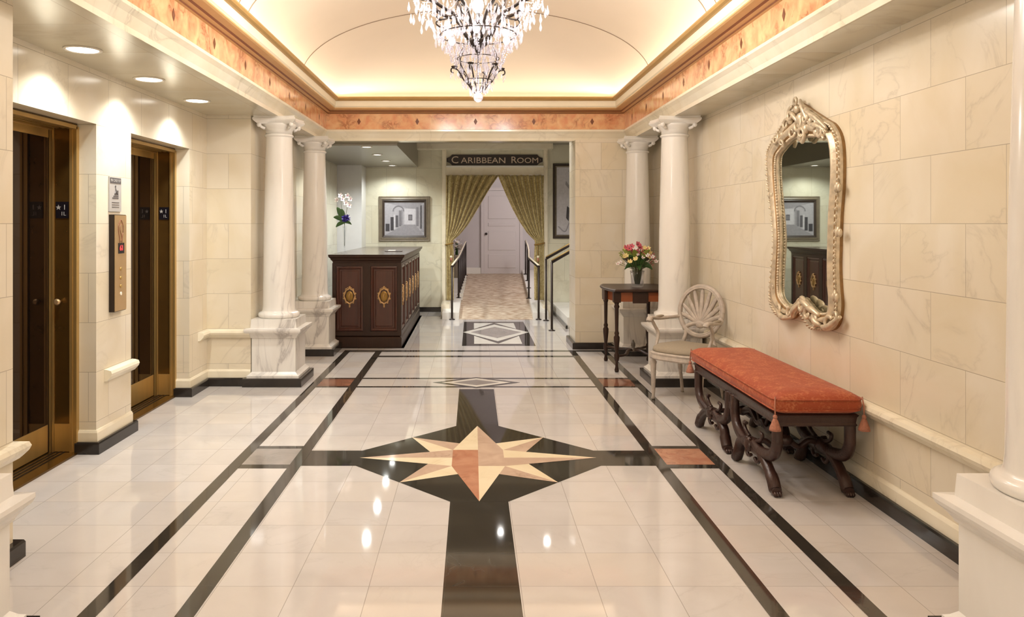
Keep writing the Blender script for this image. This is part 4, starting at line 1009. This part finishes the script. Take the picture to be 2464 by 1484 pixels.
for s_ in (-1, 1):
    b = MB(); b.tube(smooth_path([(s_*.165, .205, .40), bk(s_*.135, .47), bk(s_*.12, .53), bk(s_*.14, .58)], 5), .018, PAINTC, n=8); b.build('back_post', ac)
    b = MB(); b.tube(smooth_path([bk(s_*.185, .66), (s_*.235, .15, .652), (s_*.262, .02, .652), (s_*.265, -.09, .665), (s_*.258, -.13, .66), (s_*.255, -.145, .64)], 5), [.015]*6+[.017]*12+[.021]*8, PAINTC, n=8, flat=(.9, 1.2)); ar = b.build('armrest', ac)
    b = MB(); b.tube(smooth_path([(s_*.262, -.10, .655), (s_*.262, -.05, .60), (s_*.245, -.02, .53), (s_*.235, -.06, .45), (s_*.225, -.09, .40)], 5), .014, PAINTC, n=8); b.build('arm_support', ac)
    b = MB(); b.box(min(s_*.17, s_*.25), max(s_*.17, s_*.25), .02, .12, .635, .638, PAINTC) if False else b.ball((s_*.262, .03, .668), .03, SEATF, sc=(.6, 2.2, .4)); b.build('arm_pad', ac)

# ---------------------------------------------------------------- bench
bn = thing('bench', 'long orange upholstered bench on carved curved dark legs', 'bench', (1.81, 4.69, 0))
BX, BY = .205, .735
b = MB(); Rb = [(-BX, -BY), (BX, -BY), (BX, BY), (-BX, BY)]
b.sweep(Rb, [(.05, .385), (0, .385), (-.006, .392), (0, .402), (-.004, .432), (-.012, .445), (0, .453), (.05, .453)], BENCHW, closed=True)
b.box(-BX+.02, BX-.02, -BY+.02, BY-.02, .43, .452, BENCHW); b.build('seat_rail', bn)
def rrect(hx_, hy_, r_, n=5):
    pts = []
    for qx, qy, a0 in ((1, 1, 0), (-1, 1, 90), (-1, -1, 180), (1, -1, 270)):
        for i in range(n+1):
            a = radians(a0+90*i/n); pts.append((qx*(hx_-r_)+r_*cos(a), qy*(hy_-r_)+r_*sin(a)))
    return pts
b = MB(); cr_ = []
for ins, z in ((.02, .454), (.004, .462), (-.010, .478), (-.015, .500), (-.012, .522), (.0, .542), (.025, .556), (.06, .564), (.12, .569)):
    cr_.append([(x, y, z) for x, y in rrect(.225-ins, .755-ins, max(.02, .05-ins*.3))])
b.loft(cr_, FABRIC, smooth=True); cu = b.build('cushion', bn); tag(cu, 'orange damask cushion')
b = MB()
for z, ins in ((.474, -.009), (.530, -.012)):
    pp = [(x, y, z) for x, y in rrect(.225-ins, .755-ins, .055)]; b.tube(pp+[pp[0]], .005, FABRIC, n=6, caps=False)
b.build('piping', cu)
for sx in (-1, 1):
    for sy in (-1, 1):
        b = MB(); x, y = sx*.232, sy*.762
        b.tube([(x*.98, y*.99, .545), (x, y, .50), (x, y*1.005, .452)], .004, TASSEL, n=5); b.ball((x, y*1.005, .443), .012, TASSEL); b.lathe([(.03, .372), (.028, .385), (.014, .425), (.009, .435)], TASSEL, c=(x, y*1.005, 0), n=14)
        tag(b.build('tassel', cu), 'pinkish tassel')
for sx in (-1, 1):
    x = sx*(BX-.012)
    for sy in (-1, 1):
        y0 = sy*.35
        fr_ = MB()
        for s_ in (-1, 1):
            po = .345 if s_ == sy else .30
            fr_.tube(smooth_path([(x, y0+s_*po, .40), (x, y0+s_*po, .33), (x, y0+s_*(po-.005), .27), (x, y0+s_*(po-.06), .205), (x, y0+s_*.13, .172), (x, y0, .165)], 5), .029, BENCHW, n=8, flat=(1, 1.15))
        fr_.build('upper_curve', bn)
        for s_ in (-1, 1):
            po = .345 if s_ == sy else .29
            l_ = MB(); l_.tube(smooth_path([(x, y0, .195), (x, y0+s_*.10, .178), (x, y0+s_*.20, .135), (x, y0+s_*(po-.06), .075), (x, y0+s_*(po-.025), .028), (x, y0+s_*po, .025)], 5), [.027]*14+[.031]*7+[.024]*5, BENCHW, n=8, flat=(1, 1.15))
            for k_ in (-1, 0, 1): l_.ball((x+k_*.013, y0+s_*(po+.004), .015), .0145, BENCHW, n=8, m=5, sc=(.8, 1.3, 1))
            l_.build('leg', bn)
        rs = MB(); rs.ball((x+sx*.022, y0, .182), .046, BENCHW, sc=(.6, 1, 1))
        for k_ in range(8): rs.ball((x+sx*.03, y0+.034*cos(k_*pi/4), .182+.034*sin(k_*pi/4)), .013, BENCHW, n=6, m=4)
        for k_ in (-1, 1):
            rs.tube(smooth_path([(x, y0+k_*.05, .16), (x, y0+k_*.10, .125), (x, y0+k_*.07, .095), (x, y0+k_*.03, .11)], 4), .011, BENCHW, n=6)
            rs.tube(smooth_path([(x, y0+k_*.05, .21), (x, y0+k_*.12, .235), (x, y0+k_*.14, .27), (x, y0+k_*.10, .275)], 4), .011, BENCHW, n=6)
        rs.build('carved_rosette', bn)
for sy in (-1, 1):
    y0 = sy*.35; st_ = MB()
    st_.tube(smooth_path([(-BX+.01, y0, .182), (-.13, y0, .20), (-.07, y0, .165), (0, y0, .20), (.07, y0, .165), (.13, y0, .20), (BX-.01, y0, .182)], 5), .017, BENCHW, n=8); st_.ball((0, y0, .20), .034, BENCHW, sc=(1.2, .7, 1))
    st_.build('cross_stretcher', bn)
st_ = MB(); st_.tube(smooth_path([(0, -.35, .20), (0, -.20, .24), (0, -.08, .19), (0, 0, .22), (0, .08, .19), (0, .20, .24), (0, .35, .20)], 5), .020, BENCHW, n=8)
for k_ in (-1, 1): st_.tube(smooth_path([(0, k_*.04, .20), (0, k_*.12, .29), (0, k_*.20, .30), (0, k_*.22, .26), (0, k_*.18, .25)], 4), .013, BENCHW, n=6)
st_.build('long_stretcher', bn)
st_ = MB()
for sx in (-1, 1):
    x = sx*(BX-.012); st_.tube(smooth_path([(x, -.05, .40), (x, -.03, .33), (x, 0, .30), (x, .03, .33), (x, .05, .40)], 4), .016, BENCHW, n=6)
st_.build('centre_bracket', bn)

# ---------------------------------------------------------------- mirror
mr = thing('wall_mirror', 'tall carved silver-gilt mirror hanging on the marble wall', 'mirror', (RX, 4.72, 1.5))
def MPX(x, y, X=2.05):
    Y = X*1811/(x-1137); return (Y-4.72, 1.45-(y-538)*Y/1811-1.5)
outer = [(1918,248),(1884,292),(1868,318),(1852,345),(1843,372),(1844,420),(1848,470),(1856,530),(1860,580),(1855,640),(1851,690),(1852,725),(1862,752),(1882,768),(1902,766),(1914,752),(1926,748),(1940,764),(1960,792),(1985,796),(2008,793),(2022,774),(2028,735),(2025,690),(2023,640),(2024,590),(2026,520),(2031,450),(2032,380),(2027,330),(2012,300),(1994,288),(1966,270),(1940,252)]
inner = [(1930,332),(1908,335),(1893,348),(1884,358),(1871,378),(1869,420),(1872,470),(1876,530),(1878,580),(1876,640),(1875,690),(1878,712),(1888,728),(1902,740),(1914,738),(1922,722),(1930,716),(1940,722),(1958,744),(1972,752),(1992,752),(1998,740),(2000,715),(1998,690),(1997,640),(1998,590),(2000,520),(2004,450),(2005,400),(2002,360),(1996,336),(1985,330),(1965,330),(1945,331)]
O = smooth_path([(*MPX(*p, 2.062 if p[0] < 1935 else 2.09), 0) for p in outer+outer[:1]], 4)[:-1]; I = smooth_path([(*MPX(*p, 2.078), 0) for p in inner+inner[:1]], 4)[:-1]
def ringm(t, d): return [(-d, o[0]+(i[0]-o[0])*t, o[1]+(i[1]-o[1])*t) for o, i in zip(O, I)]
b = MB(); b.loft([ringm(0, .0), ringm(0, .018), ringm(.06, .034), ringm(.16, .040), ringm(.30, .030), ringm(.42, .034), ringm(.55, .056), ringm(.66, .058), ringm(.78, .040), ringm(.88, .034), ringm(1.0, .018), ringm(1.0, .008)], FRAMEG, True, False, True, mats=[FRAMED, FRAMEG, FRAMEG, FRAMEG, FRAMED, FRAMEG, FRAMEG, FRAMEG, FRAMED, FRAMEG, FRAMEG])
b.build('carved_frame', mr)
b = MB(); gl = ringm(.97, .012); cxm = sum(p[1] for p in gl)/len(gl); czm = sum(p[2] for p in gl)/len(gl)
vs = gl; b.poly(gl, MIRROR); b.build('mirror_glass', mr, fix=False)
# ornament follows the frame
b = MB(); N_ = len(O)
for i in range(N_):
    o, i_ = O[i], I[i]
    for f in (.0, .5):
        o2 = O[(i+1) % N_]; i2 = I[(i+1) % N_]
        oo = Vector(o).lerp(Vector(o2), f); ii = Vector(i_).lerp(Vector(i2), f)
        p = oo.lerp(ii, .93); b.ball((-.030, p[0], p[1]), .0095, FRAMEG, n=6, m=4)
tag(b.build('bead_moulding', mr), kind='stuff')
b = MB()
for i in range(0, N_):
    o = Vector(O[i]); i_ = Vector(I[i]); t_ = (Vector(O[(i+1) % N_])-Vector(O[i-1])).normalized()
    p = o.lerp(i_, .10); q1 = p-t_*.014; q2 = p+t_*.014+(i_-o).normalized()*.012
    b.tube([(-.034, q1[0], q1[1]), (-.044, p[0], p[1]), (-.034, q2[0], q2[1])], [.004, .009, .004], FRAMEG, n=6)
tag(b.build('gadroon_edge', mr), kind='stuff')
def scroll(b, cx_, cz_, r_, a0, turns, th, d=.05, flip=1):
    pts = []
    n = int(18*turns)
    for k_ in range(n+1):
        t = k_/n; a = a0+flip*2*pi*turns*t; rr = r_*(1-.82*t); pts.append((-d-.012*sin(pi*t), cx_+rr*cos(a), cz_+rr*sin(a)))
    b.tube(pts, [th*(1-.5*k_/n) for k_ in range(n+1)], FRAMEG, n=7)
def MS(x, y): return MPX(x, y)
b = MB()
for (x, y, r_, a0, tn, th, fl_) in ((1917, 246, .035, -.5, 1.1, .012, 1), (1905, 275, .05, 2.0, 1.2, .013, -1), (1940, 282, .055, .8, 1.2, .014, 1), (1893, 300, .04, 2.6, 1.1, .012, -1), (1960, 300, .05, .4, 1.1, .013, 1), (1922, 300, .055, 1.6, 1.3, .014, 1), (1930, 322, .05, -1.5, 1.2, .014, -1), (1975, 312, .045, -.3, 1.1, .013, -1), (1985, 322, .03, -1.2, 1, .011, 1), (1868, 335, .04, 2.2, 1.1, .013, 1), (1882, 345, .03, 4.2, 1, .011, -1), (1908, 318, .04, 3.2, 1.1, .012, 1)):
    c = MS(x, y); scroll(b, c[0], c[1], r_, a0, tn, th, .048, fl_)
for x, y, s_ in ((1916, 262, .03), (1925, 285, .04), (1900, 290, .025), (1950, 292, .028), (1912, 305, .03), (1937, 310, .032), (1962, 318, .024), (1880, 325, .022), (1925, 330, .03)):
    c = MS(x, y); b.ball((-.045, c[0], c[1]), s_, FRAMEG, n=10, m=6, sc=(.7, 1, 1))
for p0, p1 in (((1925, 240), (1948, 300)), ((1948, 300), (1990, 318)), ((1932, 262), (1972, 300)), ((1900, 268), (1925, 300)), ((1940, 268), (1990, 310))):
    a_, c_ = MS(*p0), MS(*p1); mz = ((a_[0]+c_[0])/2, (a_[1]+c_[1])/2+.02)
    b.tube(smooth_path([(-.05, *a_), (-.062, *mz), (-.05, *c_)], 5), [.008+.008*sin(pi*k_/10) for k_ in range(11)], FRAMEG, n=6)
tag(b.build('crest_carving', mr), 'openwork shell and scroll crest')
b = MB()
for (x, y, r_, a0, tn, th, fl_) in ((1875, 748, .045, .5, 1.1, .013, 1), (1900, 752, .035, 1.5, 1, .012, -1), (1930, 735, .05, 1.2, 1.2, .015, 1), (1945, 755, .045, 2.2, 1.1, .014, -1), (1962, 775, .05, .2, 1.1, .014, 1), (1995, 778, .045, 2.5, 1.1, .014, -1), (2012, 765, .035, .5, 1, .012, 1)):
    c = MS(x, y); scroll(b, c[0], c[1], r_, a0, tn, th, .046, fl_)
for p0, p1, up_ in (((1868, 742), (1905, 762), -.03), ((1905, 762), (1925, 728), .0), ((1925, 722), (1955, 752), .02), ((1955, 752), (1975, 785), -.01), ((1975, 785), (2020, 762), -.03), ((1940, 742), (1970, 760), .02)):
    a_, c_ = MS(*p0), MS(*p1); mz = ((a_[0]+c_[0])/2, (a_[1]+c_[1])/2+up_)
    b.tube(smooth_path([(-.045, *a_), (-.062, *mz), (-.045, *c_)], 5), [.010+.010*sin(pi*k_/10) for k_ in range(11)], FRAMEG, n=7)
tag(b.build('base_carving', mr), 'ribbon scroll carving along the bottom')
b = MB()
for x, y in ((2014, 452), (2008, 715), (1856, 690), (1853, 470), (2016, 560)):
    c = MS(x, y); b = MB()
    for k_ in range(3): b.ball((-.046, c[0]+.018*(k_-1), c[1]+.012*(k_ % 2)), .018, FRAMEG, n=8, m=5, sc=(.7, .8, 1.4))
    b.build('side_acanthus', mr)
